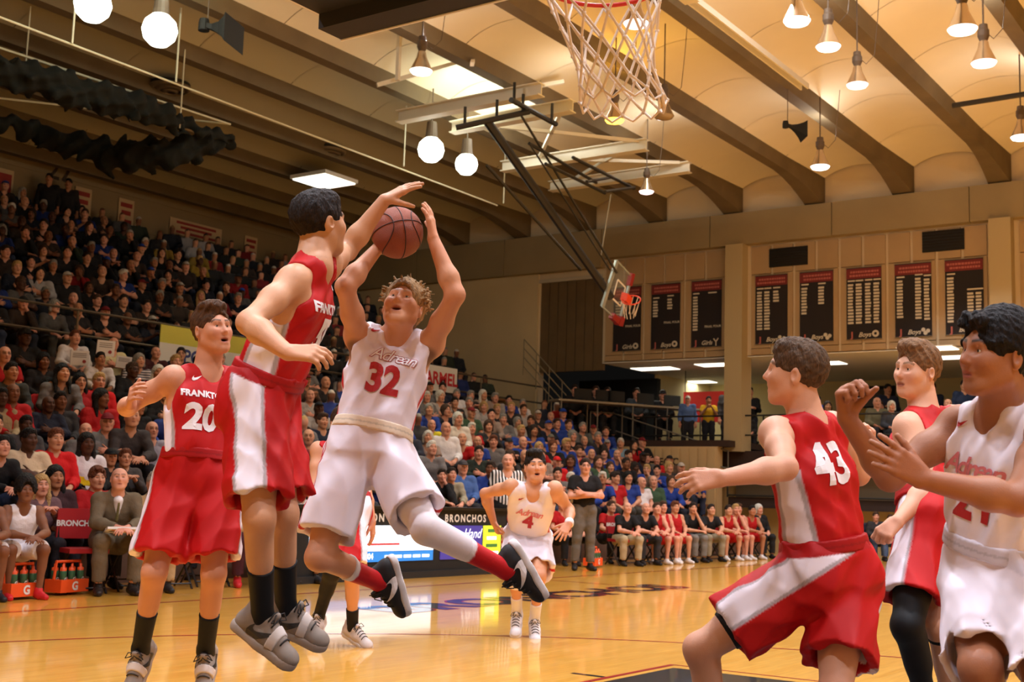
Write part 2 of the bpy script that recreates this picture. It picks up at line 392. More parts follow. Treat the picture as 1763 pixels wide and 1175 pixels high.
def skincol(fig, V, base, hairc, lip=(150, 70, 62), stub=0., brow=1., mouth=0., pit=None):
    b = np.array(srgb(*base)); col = np.tile(b, (len(V), 1))
    nz = np.sin(V[:, 0]*31+V[:, 1]*17)*np.sin(V[:, 1]*29+V[:, 2]*23)*np.sin(V[:, 2]*19+1)
    col *= (1+.06*nz)[:, None]
    for q in 'LR':     # redder elbows, knees, hands
        for j, r in (('el'+q, .05), ('kn'+q, .06), ('wr'+q, .0)):
            if r: f = .45*(1-sstep(r*.6, r*1.6, np.linalg.norm(V-fig.J[j], axis=1))); col = col*(1-f[:, None]*np.array([.04, .2, .22]))
        f = 1-sstep(.06, .2, np.linalg.norm(V-fig.J['wr'+q], axis=1)); col = col*(1-.6*f[:, None]*np.array([.03, .16, .18]))
    if pit:
        for q, sg in (('L', 1), ('R', -1)):
            c0 = fig.J['sh'+q]-fig.up*.075-sg*fig.L*.005+fig.fw*.03; col = mixc(col, srgb(*pit), .75*(1-sstep(.03, .062, np.linalg.norm(V-c0, axis=1))))
    P = (V-fig.J['head'])@fig.H.T/fig.g; x, y, z = P.T; ax = np.abs(x)
    near = (np.abs(P) < .16).all(1)
    fc = near*(y > .03)
    ch = fc*np.exp(-(((ax-.04)/.025)**2+((z+.03)/.025)**2))*.5 + fc*np.exp(-((x/.018)**2+((z+.022)/.02)**2))*.35
    col = col*(1-ch[:, None]*np.array([.05, .3, .3]))
    if stub: f = fc*stub*sstep(-.04, -.07, z); col = mixc(col, np.array(srgb(*hairc))*.8+.03, f*.5)
    lipf = fc*(y > .07)*(1-sstep(.7, 1.05, np.sqrt((x/.027)**2+((z+.064+mouth*.5)/(.0135+mouth*.5))**2)))
    col = mixc(col, srgb(*lip), lipf*.75)
    if mouth > 0:
        mf = fc*(y < .096)*(y > .05)*(1-sstep(.6, .95, np.sqrt((x/.021)**2+((z+.064+mouth*.45)/(.005+mouth*.45))**2))); col = mixc(col, (.03, .008, .008), mf)
    else:
        mf = fc*(y > .07)*(np.abs(z+.064) < .0022)*(ax < .022); col = mixc(col, np.array(srgb(*lip))*.35, mf.astype(float)*.8)
    zb = .034+.006*np.clip((ax-.012)/.03, 0, 1)-.014*np.clip((ax-.038)/.02, 0, 1)**2
    bf = fc*(ax > .011)*(ax < .056)*(1-sstep(.0035, .007, np.abs(z-zb)))*brow
    col = mixc(col, srgb(*hairc), bf*.85)
    return col
def shade(c, f): return tuple(min(255, q*f) for q in c)
SKIN = mat('skin', (220, 170, 145), .5, attr=True, bump=(240, .08), spec=.35)
CLOTH = mat('jersey_cloth', (200, 200, 200), .6, attr=True, bump=(900, .12), spec=.25)
HAIRM = mat('hair', (60, 40, 25), .6, attr=True, bump=(160, .6, (1, 1, .25)), spec=.2)
SHOEM = mat('shoe_upper', (60, 60, 60), .7, attr=True, bump=(500, .2))
EYEM = mat('eye', (230, 225, 220), .15, attr=True)
def put(name, VF, base, m, parent, col=None):
    V, F = VF
    if col is None: col = np.ones((len(V), 3))*.5
    me = tomesh(name, V-base, F, col); o = link(name, me, m)
    if parent is not None: o.parent = parent
    else: o.location = base
    return o
def colarr(V, c): return np.tile(np.array(srgb(*c)), (len(V), 1))
def body_mesh(fig, prims, hb, hh, boxes):
    """whole body as one surface: coarse everywhere, refined inside the given boxes (head, hands)"""
    lo, hi = bounds([p for p in prims if p[0] in 'ce'], .03)
    V, F = nets(evaluate(prims, lo, hi, hb), lo, hb)
    for (a, b) in boxes:
        ins = ((V > a+hb*1.2) & (V < b-hb*1.2)).all(1)
        keepf = ~ins[F].all(1); F = F[keepf]
    u = np.unique(F); mp = np.full(len(V), -1); mp[u] = np.arange(len(u)); V = V[u]; F = mp[F]
    Vs, Fs = [V], [F]; n = len(V)
    for (a, b) in boxes:
        v, f = nets(evaluate(prims, a, b, hh), a, hh); Vs.append(v); Fs.append(f+n); n += len(v)
    return np.concatenate(Vs), np.concatenate(Fs)
def fold_disp(axis, amp, freq, seed, side=None):
    """draped-cloth relief: ripples that run along the given axis"""
    rs = np.random.RandomState(seed); ax = nrm(axis); e1 = nrm(np.cross(ax, (.3, .8, .5))); e2 = np.cross(ax, e1)
    pr = [(e1*math.cos(t)+e2*math.sin(t)+ax*rs.uniform(-.35, .35), freq*rs.uniform(.7, 1.5), rs.uniform(0, 6)) for t in rs.uniform(0, 6.28, 4)]
    def f(x, y, z):
        w = 1.6*np.sin(6*(x*ax[0]+y*ax[1]+z*ax[2])+seed); s = 0
        for d, q, ph in pr: s = s+(np.abs(np.sin(.5*q*(x*d[0]+y*d[1]+z*d[2])+ph+w))-.64)*1.6
        return amp*.5*s
    return f
def hair_mesh(fig, style, h=.0035, col=(60, 42, 30), seed=0, parent=None, base=None):
    rs = np.random.RandomState(seed); g = fig.g; H = fig.H; l = fig.hl; P = []
    def cran(t, top=0., back=0.): return E(l(0, -.014-back, .03+top*.4), H, np.array([.083+t, .101+t+back, .087+t+top])*g, .02)
    amp, fr = .0035, 190
    if style in ('short', 'messy', 'quiff', 'side'):
        P = [cran(.006, .012 if style == 'short' else .02, .004) if style != 'messy' else cran(.014, .022, .012)]
        if style == 'quiff':
            P += [E(l(.0, .055, .115), H, np.array([.058, .04, .028])*g, .03), E(l(.02, .02, .125), H, np.array([.055, .06, .026])*g, .03)]
        if style == 'short': P += [E(l(0, .03, .1), H, np.array([.06, .055, .035])*g, .03)]
        if style == 'messy':
            for i in range(260):
                a = rs.uniform(0, 6.28); e = rs.uniform(-.1, 1.45); d = np.array([math.cos(a)*math.cos(e), math.sin(a)*math.cos(e)-.1, math.sin(e)])
                if d[1] > .55 and d[2] < .45: continue
                b = np.array([.07, .09, .085])*d+np.array([0, -.012, .032]); b = b+d*.012; tip = b+d*rs.uniform(.008, .03)*(.6+d[2])+rs.uniform(-.014, .014, 3)+np.array([.018*d[0]/.6, -.012, .006])
                P.append(C(l(*b), l(*tip), .0095*g, .003*g, .006))
            amp = .003
        if style == 'side': P += [E(l(-.01, .05, .1), H, np.array([.066, .05, .034])*g, .03)]
    elif style == 'bald':
        P = [E(l(0, -.03, .0), H, np.array([.0785, .085, .045])*g, .02), neg(E(l(0, .0, .07), H, np.array([.07, .12, .06])*g, .01))]; amp = .001
    elif style == 'afro':
        P = [cran(.04, .045, .012)]
        for i in range(90):
            d = nrm(rs.normal(size=3)); d[2] = abs(d[2])*1.0-.15
            b = np.array([.112, .13, .14])*d+np.array([0, -.014, .035]); P.append(E(l(*b), H, np.array([1, 1, 1])*rs.uniform(.014, .024)*g, .006))
        amp, fr = .004, 260
    elif style == 'curly':
        P = [cran(.012, .02, .006)]
        for i in range(110):
            d = nrm(rs.normal(size=3)); d[2] = abs(d[2])-.2
            b = np.array([.085, .108, .106])*d+np.array([0, -.014, .035]); P.append(E(l(*b), H, np.array([1, 1, 1])*rs.uniform(.010, .019)*g, .005))
        for i in range(14): P.append(E(l(rs.uniform(-.06, .06), rs.uniform(.075, .095), rs.uniform(.085, .115)), H, np.array([1, 1, 1])*rs.uniform(.012, .017)*g, .006))
        amp, fr = .003, 260
    elif style == 'long':
        P = [cran(.012, .012, .008)]
        for sg in (-1, 1):
            P += [C(l(sg*.075, -.02, .03), l(sg*.09, -.0, -.13), .032*g, .03*g, .03), C(l(sg*.09, 0, -.13), l(sg*.095, .03, -.26), .03*g, .018*g, .03)]
        P += [C(l(0, -.085, .02), l(0, -.08, -.2), .06*g, .05*g, .03)]
        amp, fr = .003, 150
    elif style == 'bob':
        P = [cran(.016, .014, .01)]
        for sg in (-1, 1): P += [C(l(sg*.08, -.02, .02), l(sg*.082, .0, -.085), .03*g, .024*g, .03)]
        P += [C(l(0, -.09, .02), l(0, -.075, -.08), .05*g, .04*g, .03)]
        amp = .004
    if style == 'afro': P += [('&', l(0, 0, -.02), -H[2]), neg(E(l(0, .125, .01), H, np.array([.066, .06, .085])*g, .012))]
    # open the face, the ears and the nape
    P += [neg(E(l(0, .098, -.045), H, np.array([.063, .085, .118])*g, .012))]
    if style not in ('long', 'bob'):
        P += [neg(E(l(0, .09, -.1), H, np.array([.12, .075, .1])*g, .01)), ('&', l(0, 0, -.075), -H[2])]
        for sg in (-1, 1): P += [neg(E(l(sg*.095, .012, -.02), H, np.array([.027, .034, .036])*g, .008))]
        P += [neg(E(l(0, .06, -.13), H, np.array([.13, .12, .1])*g, .01))]
    if style in ('short', 'side', 'quiff'): P += [neg(E(l(0, .124, .035), H, np.array([.05, .035, .045])*g, .015))]
    V, F = surf(P, h, .03, fold_disp(H[1]*.6+H[2]*.8, amp, fr, seed+1) if amp else None)
    c = np.array(srgb(*col)); nz = np.sin(V@np.array([310., 190, 90])+3*np.sin(V@np.array([40., 70, 110])))
    cc = np.tile(c, (len(V), 1))*(1+.28*nz)[:, None]
    return put('hair', (V, F), base, HAIRM, parent, cc)
def eye_mesh(fig, sg, iris=(60, 40, 25), look=(0, 1, 0)):
    n, m = 14, 10; V = []; F = []; lk = nrm(look)
    for i in range(m+1):
        th = math.pi*i/m
        for j in range(n): ph = 2*math.pi*j/n; V.append((math.sin(th)*math.cos(ph), math.cos(th), math.sin(th)*math.sin(ph)))
    for i in range(m):
        for j in range(n): F.append((i*n+j, i*n+(j+1) % n, (i+1)*n+(j+1) % n, (i+1)*n+j))
    V = np.array(V); dt = V@lk
    col = colarr(V, (222, 214, 208)); col = mixc(col, srgb(*iris), sstep(.8, .86, dt)); col = mixc(col, (.005, .005, .005), sstep(.95, .97, dt))
    W = np.array([fig.hl(*(np.array([sg*.0315, .0725, .0075])+.013*v)) for v in V])
    return W, np.array(F)[:, ::-1], col
def swoosh_poly(flip=False):
    p = [(1, .62), (.38, .33), (.27, .31), (.2, .36), (.2, .45), (.24, .55), (.1, .38), (.03, .22), (.04, .08), (.13, .0), (.27, .02), (.5, .14), (.75, .36)]
    p = [(a-.5, b-.28) for a, b in p]
    return [(-a, b) for a, b in p][::-1] if flip else p
FONTCACHE = {}
def text_verts(txt, bold=0., shear=0., space=1.):
    key = (txt, bold, shear, space)
    if key in FONTCACHE: return FONTCACHE[key]
    cu = bpy.data.curves.new('t', 'FONT'); cu.body = txt; cu.align_x = 'CENTER'; cu.align_y = 'CENTER'; cu.size = 1; cu.offset = bold; cu.shear = shear; cu.space_character = space; cu.resolution_u = 3
    o = bpy.data.objects.new('t', cu); COL.objects.link(o)
    dg = bpy.context.evaluated_depsgraph_get(); me = bpy.data.meshes.new_from_object(o.evaluated_get(dg))
    r = ([tuple(v.co[:2]) for v in me.vertices], [tuple(p.vertices) for p in me.polygons])
    bpy.data.objects.remove(o); bpy.data.curves.remove(cu); bpy.data.meshes.remove(me)
    FONTCACHE[key] = r
    return r
def decal(name, shape, size, o, Xv, Yv, m, parent=None, bvh=None, lift=.003, step=.02, base=None, aspect=1.):
    """flat print: shape = text spec (verts, faces) or polygon; wrapped on the bvh surface when one is given"""
    Xv, Yv = nrm(Xv), nrm(Yv); N = np.cross(Xv, Yv); o = np.asarray(o, float)
    bm = bmesh.new()
    if isinstance(shape, tuple): vs, fs = shape
    else: vs, fs = shape, [tuple(range(len(shape)))]
    bv = [bm.verts.new((a*size*aspect, b*size, 0)) for a, b in vs]
    for f in fs:
        try: bm.faces.new([bv[i] for i in f])
        except ValueError: pass
    if bvh is not None:
        xs = [v.co.x for v in bm.verts]; ys = [v.co.y for v in bm.verts]
        for ax, l, hmax in ((0, min(xs), max(xs)), (1, min(ys), max(ys))):
            t = l+step
            while t < hmax:
                pt = [0, 0, 0]; pt[ax] = t; nn = [0, 0, 0]; nn[ax] = 1
                bmesh.ops.bisect_plane(bm, geom=bm.verts[:]+bm.edges[:]+bm.faces[:], plane_co=pt, plane_no=nn); t += step
    bad = []
    for v in bm.verts:
        w = o+v.co.x*Xv+v.co.y*Yv
        if bvh is not None:
            hit = bvh.ray_cast(Vector(w+N*.3), Vector(-N), .7)
            if hit[0] is None: bad.append(v); continue
            w = np.array(hit[0])+N*lift
        else: w = w+N*lift
        v.co = Vector(w-(base if base is not None else 0))
    if bad: bmesh.ops.delete(bm, geom=bad, context='VERTS')
    me = bpy.data.meshes.new(name); bm.to_mesh(me); bm.free()
    return link(name, me, m, parent)
def shoe_objs(fig, q, base, parent, upc=(60, 60, 60), solec=(225, 225, 225), h=.006, strap=None, logo=None, tongue=None, colf=None):
    g = fig.g*1.0; a = fig.J['an'+q]; f = nrm(fig.J['ft'+q]); u = fig.footup(q); s_ = np.cross(f, u)   # s_: right side of the foot
    out = 1 if q == 'R' else -1
    R = np.array([f, s_, u])
    def p(x, y, z): return a+g*(f*x+s_*y+u*z)
    P = [C(p(-.055, 0, -.055), p(.06, 0, -.05), .040*g, .043*g, .03), C(p(.06, 0, -.05), p(.165, out*-.004, -.066), .043*g, .034*g, .03), C(p(-.02, 0, -.03), p(-.008, 0, .018), .046*g, .046*g, .03),
         C(p(.03, 0, .0), p(.11, 0, -.038), .03*g, .028*g, .02), C(p(-.055, 0, -.03), p(-.058, 0, .02), .026*g, .018*g, .02), C(p(.035, 0, .005), p(.05, 0, .035), .024*g, .018*g, .015)]
    P += [E(p(.165, -out*.004, -.068), R, np.array([.05, .046, .03])*g, .02), neg(C(p(0, 0, .02), p(0, 0, .08), .04*g, .05*g, .01)), ('&', p(0, 0, -.085), -u)]
    V, F = surf(P, h)
    L = (V-a)@R.T/g
    col = colarr(V, upc); col *= (1+.1*np.sin(L[:, 0]*60)*np.sin(L[:, 2]*90))[:, None]
    if colf: col = colf(L, col, out)
    sh = put('shoe', (V, F), base, SHOEM, parent, col)
    S = [C(p(-.058, 0, -.087), p(.05, out*.002, -.087), .043*g, .042*g, .02), C(p(.05, 0, -.087), p(.165, -out*.004, -.087), .043*g, .05*g, .03),
         ('&', p(0, 0, -.106), -u), ('&', p(0, 0, -.07), u)]
    v2, f2 = surf(S, h); put('sole', (v2, f2), base, SHOEM, sh, colarr(v2, solec))
    bvh = BVHTree.FromPolygons(V.tolist(), F.tolist())
    if logo:
        for sd in (1, -1):
            N = s_*sd; Xv = f*sd; Xv = np.cross(u, N)
            flip = (Xv@f) < 0
            decal('shoe_logo', swoosh_poly(flip), .125*g, p(.045, 0, -.045), Xv, u, mat('logo_%d_%d_%d' % logo, logo, .5), sh, bvh, .003, .015, base)
    if strap:
        b = [(q_[0], q_[1], q_[2], q_[3]+.006, q_[4]+.006, q_[5]) for q_ in P[:4]]+[('&', p(.082, 0, 0), -f), ('&', p(.118, 0, 0), f), ('&', p(0, 0, -.07), -u)]
        v3, f3 = surf(b, h*.8); put('strap', (v3, f3), base, SHOEM, sh, colarr(v3, strap))
    # laces and heel loop
    mb = MB()
    for i in range(5):
        t = .045+.022*i; zc = -.002-.012*i
        pts = []
        for j in range(7):
            y = (j-3)/3*.03; w = p(t, y, zc+.06); hit = bvh.ray_cast(Vector(w), Vector(-u), .2)
            pts.append((np.array(hit[0]) if hit[0] is not None else p(t, y, zc))+u*.003)
        mb.tube(pts, .0032*g, 5)
    for yy in (-1, 1): mb.tube([p(.05, 0, .04), p(.06, yy*.03, .05), p(.075, yy*.045, .025), p(.06, yy*.03, .015), p(.05, 0, .035)], .0028*g, 5)
    mb.v = [tuple(np.array(q_)-base) for q_ in mb.v]; mb.build('lace', tongue or mat('lace_dark', (48, 44, 42), .8), sh, True)
    return sh
# ------------------------------------------------------------------ the hall
def floor_mat():
    m = bpy.data.materials.new('maple_floor'); m.use_nodes = True; nt = m.node_tree; b = nt.nodes['Principled BSDF']
    tc = nt.nodes.new('ShaderNodeTexCoord'); mp = nt.nodes.new('ShaderNodeMapping'); mp.inputs['Scale'].default_value = (1, 1, 1)
    nt.links.new(tc.outputs['Object'], mp.inputs['Vector'])
    br = nt.nodes.new('ShaderNodeTexBrick'); br.inputs['Scale'].default_value = 1; br.inputs['Brick Width'].default_value = .9; br.inputs['Row Height'].default_value = .057; br.inputs['Mortar Size'].default_value = .0006
    br.inputs['Color1'].default_value = (*srgb(226, 160, 56), 1); br.inputs['Color2'].default_value = (*srgb(234, 172, 70), 1); br.inputs['Mortar'].default_value = (*srgb(168, 108, 46), 1)
    nt.links.new(mp.outputs['Vector'], br.inputs['Vector'])
    n = nt.nodes.new('ShaderNodeTexNoise'); n.inputs['Scale'].default_value = 3; mp2 = nt.nodes.new('ShaderNodeMapping'); mp2.inputs['Scale'].default_value = (1, 14, 1)
    nt.links.new(tc.outputs['Object'], mp2.inputs['Vector']); nt.links.new(mp2.outputs['Vector'], n.inputs['Vector'])
    mr = nt.nodes.new('ShaderNodeMapRange'); mr.inputs[1].default_value = .3; mr.inputs[2].default_value = .7; mr.inputs[3].default_value = .88; mr.inputs[4].default_value = 1.1
    nt.links.new(n.outputs['Fac'], mr.inputs[0])
    mx = nt.nodes.new('ShaderNodeMix'); mx.data_type = 'RGBA'; mx.blend_type = 'MULTIPLY'; mx.inputs[0].default_value = 1
    nt.links.new(br.outputs['Color'], mx.inputs[6]); nt.links.new(mr.outputs[0], mx.inputs[7]); nt.links.new(mx.outputs[2], b.inputs['Base Color'])
    b.inputs['Roughness'].default_value = .30; b.inputs['Coat Weight'].default_value = .8; b.inputs['Coat Roughness'].default_value = .07
    n2 = nt.nodes.new('ShaderNodeTexNoise'); n2.inputs['Scale'].default_value = 1.7; n2.inputs['Detail'].default_value = 2
    nt.links.new(tc.outputs['Object'], n2.inputs['Vector'])
    bp = nt.nodes.new('ShaderNodeBump'); bp.inputs['Strength'].default_value = .05; bp.inputs['Distance'].default_value = .02
    nt.links.new(n2.outputs['Fac'], bp.inputs['Height']); nt.links.new(bp.outputs['Normal'], b.inputs['Normal']); nt.links.new(bp.outputs['Normal'], b.inputs['Coat Normal'])
    return m
CREAM = mat('cream_plaster', (226, 214, 188), .85, noise=(.6, .05)); TAN = mat('tan_panel', (172, 144, 106), .8, noise=(1.2, .06)); BATTEN = mat('pale_batten', (210, 192, 160), .8)
BEAMC = mat('concrete_beam', (104, 88, 62), .85, noise=(1.5, .14)); FASCIA = mat('fascia', (150, 132, 98), .85, noise=(1., .08)); DARKC = mat('dark_steel', (30, 28, 26), .55)
YELLOWALL = mat('pale_yellow_wall', (240, 226, 176), .85); WHITEC = mat('white_soffit', (240, 236, 226), .85); BLACK = mat('black', (12, 12, 12), .7); BROWN = mat('dark_brown', (56, 36, 28), .7)
fl = MB().box((-9, -14, -.2), (36, 26, 0)).build('floor', floor_mat()); struct(fl)
LINE_R = mat('court_red', (170, 30, 30), .3); LINE_K = mat('court_black', (30, 28, 30), .3)
for q in (LINE_R, LINE_K): q.node_tree.nodes['Principled BSDF'].inputs['Coat Weight'].default_value = .8
def strip(name, pts, w, m, z=.0015):
    v = []; f = []
    for i, p in enumerate(pts):
        a = pts[max(0, i-1)]; b = pts[min(len(pts)-1, i+1)]; d = nrm(np.array([b[0]-a[0], b[1]-a[1], 0])); n = np.array([-d[1], d[0]])*w/2
        v += [(p[0]+n[0], p[1]+n[1], z), (p[0]-n[0], p[1]-n[1], z)]
        if i: f.append((2*i-2, 2*i-1, 2*i+1, 2*i))
    o = MB().add(v, f).build(name, m, fl); return o
strip('sideline', [(-.0, 7.65), (25.6, 7.65)], .06, LINE_R); strip('sideline', [(0, -7.65), (25.6, -7.65)], .06, LINE_R); strip('baseline', [(0, -7.65), (0, 7.65)], .06, LINE_R); strip('halfway_line', [(12.8, -7.65), (12.8, 7.65)], .06, LINE_R)
strip('three_point_line', [(1.6+6.02*math.sin(t), 6.02*math.cos(t)) for t in np.linspace(-.1, math.pi+.1, 60)], .045, LINE_R)
strip('centre_circle', [(12.8+1.83*math.cos(t), 1.83*math.sin(t)) for t in np.linspace(0, 2*math.pi, 48)], .05, LINE_R)
strip('lane_line', [(0, 1.83), (5.8, 1.83), (5.8, -1.83), (0, -1.83)], .05, LINE_R, .002)
MB().add([(0, -1.75, .0012), (5.66, -1.75, .0012), (5.66, 1.75, .0012), (0, 1.75, .0012)], [(0, 1, 2, 3)]).build('painted_lane', LINE_K, fl)
for k in range(4): strip('lane_mark', [(2.2+.9*k, 1.86), (2.2+.9*k, 2.1)], .05, LINE_K, .0022)
# centre court lettering, black with a red edge
for dz, mm, bo in ((.0014, LINE_R, .055), (.0022, LINE_K, .03)):
    decal('court_lettering', text_verts('BRONCHOS', bo), .95, (10.3, 5.75, 0), (1, 0, 0), (0, 1, 0), mm, fl, lift=dz, aspect=1.2)

# ceiling: concrete beams along the court, shallow vaults between them
BY = [4.46+2.22*k for k in range(-8, 10)]
ceil = struct(MB().box((-9, -14, 10.1), (36, 27, 10.3)).build('ceiling', CREAM))
def beam_mesh():
    xs = [-9, 10, 24.6, 25.2, 25.8, 26.3, 26.7, 27.0]; v = []; f = []
    for x in xs:
        t = max(0, (x-24.6)/2.4); zb = 9.06-.38*t**1.6; hw = .13+.12*t**1.5
        v += [(x, -hw, zb), (x, hw, zb), (x, .2+.05*t, 9.32), (x, .24, 10.1), (x, -.24, 10.1), (x, -.2-.05*t, 9.32)]
    for i in range(len(xs)-1):
        for k in range(6): f.append((i*6+k, (i+1)*6+k, (i+1)*6+(k+1) % 6, i*6+(k+1) % 6))
    f += [(5, 4, 3, 2, 1, 0), tuple((len(xs)-1)*6+k for k in range(6))]
    return MB().add(v, f).mesh('beam')
bmh = beam_mesh(); bmh.materials.append(BEAMC)
for y in BY: link('beam', bmh, None, ceil, (0, y, 0))
def vault_mesh(L):
    n = 12; v = []; f = []; hw = 2.22/2-.18
    for i in range(n+1):
        t = -1+2*i/n; z = 9.33+.27*(1-abs(t)**2.2)
        for x in (0, L): v += [(x, t*hw, z), (x, t*hw, z+.06)]
    for i in range(n):
        a, b = i*4, i*4+4
        f += [(a, b, b+2, a+2), (a+1, a+3, b+3, b+1)]
    return MB().add(v, f).mesh('ceiling_panel', False)
pm = vault_mesh(2.385); pm.materials.append(CREAM)
pm.polygons.foreach_set('use_smooth', [True]*len(pm.polygons))
pm2 = vault_mesh(2.385); pm2.materials.append(mat('left_bay_panel', (184, 176, 148), .9)); pm2.polygons.foreach_set('use_smooth', [True]*len(pm2.polygons))  # greyer, darker panel colour for the bays over the stands
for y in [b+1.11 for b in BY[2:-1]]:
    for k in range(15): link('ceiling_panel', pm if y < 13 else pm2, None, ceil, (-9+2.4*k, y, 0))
# enclosing walls
struct(box('wall_right', (-9, -14.2, 0), (36, -14, 10.1), CREAM)); struct(box('wall_near', (-9.2, -14, 0), (-9, 27, 10.1), CREAM))
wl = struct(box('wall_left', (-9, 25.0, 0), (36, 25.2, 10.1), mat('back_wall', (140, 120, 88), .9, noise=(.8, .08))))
strip_z = mat('wall_joint', (140, 118, 84), .9)
for z in (8.95, 8.05, 7.2): MB().box((-9, 24.975, z), (27, 25.0, z+.02)).build('trim_strip', strip_z, wl)
# far wall
wf = struct(MB().box((27.05, -14, 4.95), (27.3, 15.05, 10.1)).box((27.05, 17.15, 0), (27.3, 25, 10.1)).box((27.05, 15.05, 7.35), (27.3, 17.15, 10.1)).build('wall_far', BATTEN))
k = 0; y = 15.0
for ya in np.arange(15.0, -14, -3.3): MB().box((26.8, ya-3.28, 7.84), (27.05, ya, 8.68)).build('fascia_panel', FASCIA, wf)
for ya in np.arange(24.9, 15.1, -3.3): MB().box((26.8, max(15.02, ya-3.28), 7.6), (27.05, ya, 8.68)).build('fascia_panel', FASCIA, wf)
MB().box((26.98, 17.2, 0), (27.05, 24.98, 7.6)).build('wall_facing', mat('far_cream', (206, 186, 146), .9, noise=(.7, .07)), wf)
PW = .595
for y0, y1 in ((11.3, 14.98), (4.75, 10.65), (-1.8, 4.1), (-8.4, -2.45)):
    n = int(round((y1-y0)/PW)); w_ = (y1-y0)/n
    for i in range(n):
        a = y0+i*w_; MB().box((27.0, a+.035, 7.06), (27.05, a+w_-.035, 7.78)).build('panel', TAN, wf)
        MB().box((27.0, a+.035, 5.14), (27.05, a+w_-.035, 7.04)).build('panel', TAN, wf); MB().box((27.0, a+.035, 4.98), (27.05, a+w_-.035, 5.12)).build('panel', TAN, wf)
for yc in (10.98, 4.43, -2.12): struct(box('column', (26.7, yc-.24, 2.5), (27.3, yc+.24, 7.84), mat('column_paint', (178, 160, 122), .85)))
# roll-down partition and dark opening at the stand's corner
pt = struct(box('partition_wall', (27.1, 15.05, 4.75), (27.2, 17.15, 7.35), mat('partition', (104, 84, 56), .9, noise=(3, .08))))
for i in range(7): MB().box((27.07, 15.07+.3*i, 4.75), (27.1, 15.34+.3*i, 7.35)).build('panel', MATS['partition'], pt)
box('partition_track', (27.0, 15.05, 7.33), (27.1, 17.3, 7.43), mat('pale_track', (190, 180, 160), .6), pt)
struct(box('wall_opening_shade', (30, 14.9, 2.5), (30.2, 17.6, 4.8), BLACK))  # black sheet colours in the darkness of the opening
# gallery under the banners
gal = struct(MB().box((27.0, -14, 2.18), (34, 17.2, 2.5)).build('gallery_floor', BROWN)); struct(box('wall_gallery', (33.6, -14, 2.5), (33.8, 15.0, 4.97), YELLOWALL)); struct(box('wall_gallery_end', (30.2, 14.95, 2.5), (33.8, 15.1, 4.97), YELLOWALL))
gc = struct(MB().box((27.05, -14, 4.93), (34, 15.05, 4.97)).build('gallery_ceiling', WHITEC))
EM = mat('panel_light', (255, 250, 240), .5, emit=(255, 246, 226), estr=4)
for px, py in ((1128, 636), (1083, 659), (1196, 659), (1240, 629), (1630, 617), (1598, 602), (1412, 627)):
    c = onZ(px, py, 4.9); t = empty('ceiling_light', (c[0], c[1], 4.9)); tag(t, 'rectangular fluorescent panel light in the gallery soffit near pixel column %d' % px, 'light', 'gallery panel lights')
    t['label'] = {1128: 'larger panel light in gallery soffit below the centre banner', 1083: 'deeper panel light in gallery soffit, leftmost of the row', 1196: 'deeper panel light in gallery soffit beside the column', 1240: 'panel light in gallery soffit half hidden by the column',
                  1630: 'panel light in gallery soffit between the two rightmost heads, lower one', 1598: 'panel light in gallery soffit between the two rightmost heads, upper one', 1412: 'panel light in gallery soffit peeping behind the crouching player'}[px]
    MB().box((-.32, -.62, 0), (.32, .62, .03)).build('diffuser', EM, t); MB().box((-.35, -.65, .015), (.35, .65, .04)).build('frame', WHITEC, t)
    area_light('gallery_glow', (c[0], c[1], 4.86), 13, .7, (1, .95, .8), 170)
lw = struct(MB().box((27.6, -14, 0), (27.8, 15.1, 2.18)).build('wall_lower', mat('lower_wall', (222, 200, 150), .85)))
struct(box('gallery_edge', (26.93, -14, 2.12), (27.0, 17.2, 2.52), mat('gallery_edge', (48, 30, 26), .7)))
# grooved tan end wall of the stand with SEC lettering
def endwall():
    t = struct(box('wall_stand_end', (26.3, 11.2, 0), (26.6, 14.3, 2.6), mat('end_wall', (206, 178, 132), .85)))
    for i in range(12): MB().box((26.27, 11.25+.25*i, .05), (26.3, 11.45+.25*i, 2.55)).build('panel', MATS['end_wall'], t)
    decal('lettering', text_verts('SEC C', .02), .26, (26.26, 12.6, 2.2), (0, -1, 0), (0, 0, 1), mat('stencil_brown', (70, 48, 34), .8), t)
    dr = struct(MB().box((27.5, 11.6, 0), (27.6, 12.8, 2.0)).build('door_1', mat('door_tan', (196, 172, 126), .6)))
endwall()
d2 = struct(box('door_2', (33.5, 9.0, 2.5), (33.6, 10.4, 4.75), BLACK)); box('door_leaf', (33.45, 9.1, 2.5), (33.5, 10.3, 4.1), mat('door_yellow', (216, 178, 84), .5), d2); box('door_glass', (33.45, 9.1, 4.15), (33.5, 10.3, 4.65), mat('door_glass', (90, 86, 80), .2), d2)

# ------------------------------------------------------------------ stands: lower bleachers, upper deck
LROW = [(10.35+.84*i, .42+.335*i) for i in range(7)]
UROW = [(17.25+.8*j, 3.15+.43*j) for j in range(10)]
STAND = mat('stand_concrete', (92, 66, 50), .9, noise=(2, .12)); PLANK = mat('seat_plank', (150, 92, 48), .55, noise=(4, .15))
def stand(name, rows, x0, x1, label, dep, front):
    t = empty(name, ((x0+x1)/2, rows[0][0], 0)); tag(t, label, 'bleachers'); ox, oy = (x0+x1)/2, rows[0][0]
    for i, (y, z) in enumerate(rows):
        zb = front if i == 0 else rows[i-1][1]
        MB().box((x0-ox, y-.42-oy, max(0, zb-.02)), (x1-ox, y+dep-.42-oy+.02, z)).build('step', STAND, t)
        MB().box((x0-ox, y+.02-oy, z+.335), (x1-ox, y+.36-oy, z+.395)).build('bench', PLANK, t)
        MB().box((x0-ox, y+.35-oy, z+.0), (x1-ox, y+.39-oy, z+.335)).build('riser', STAND, t)
    return t
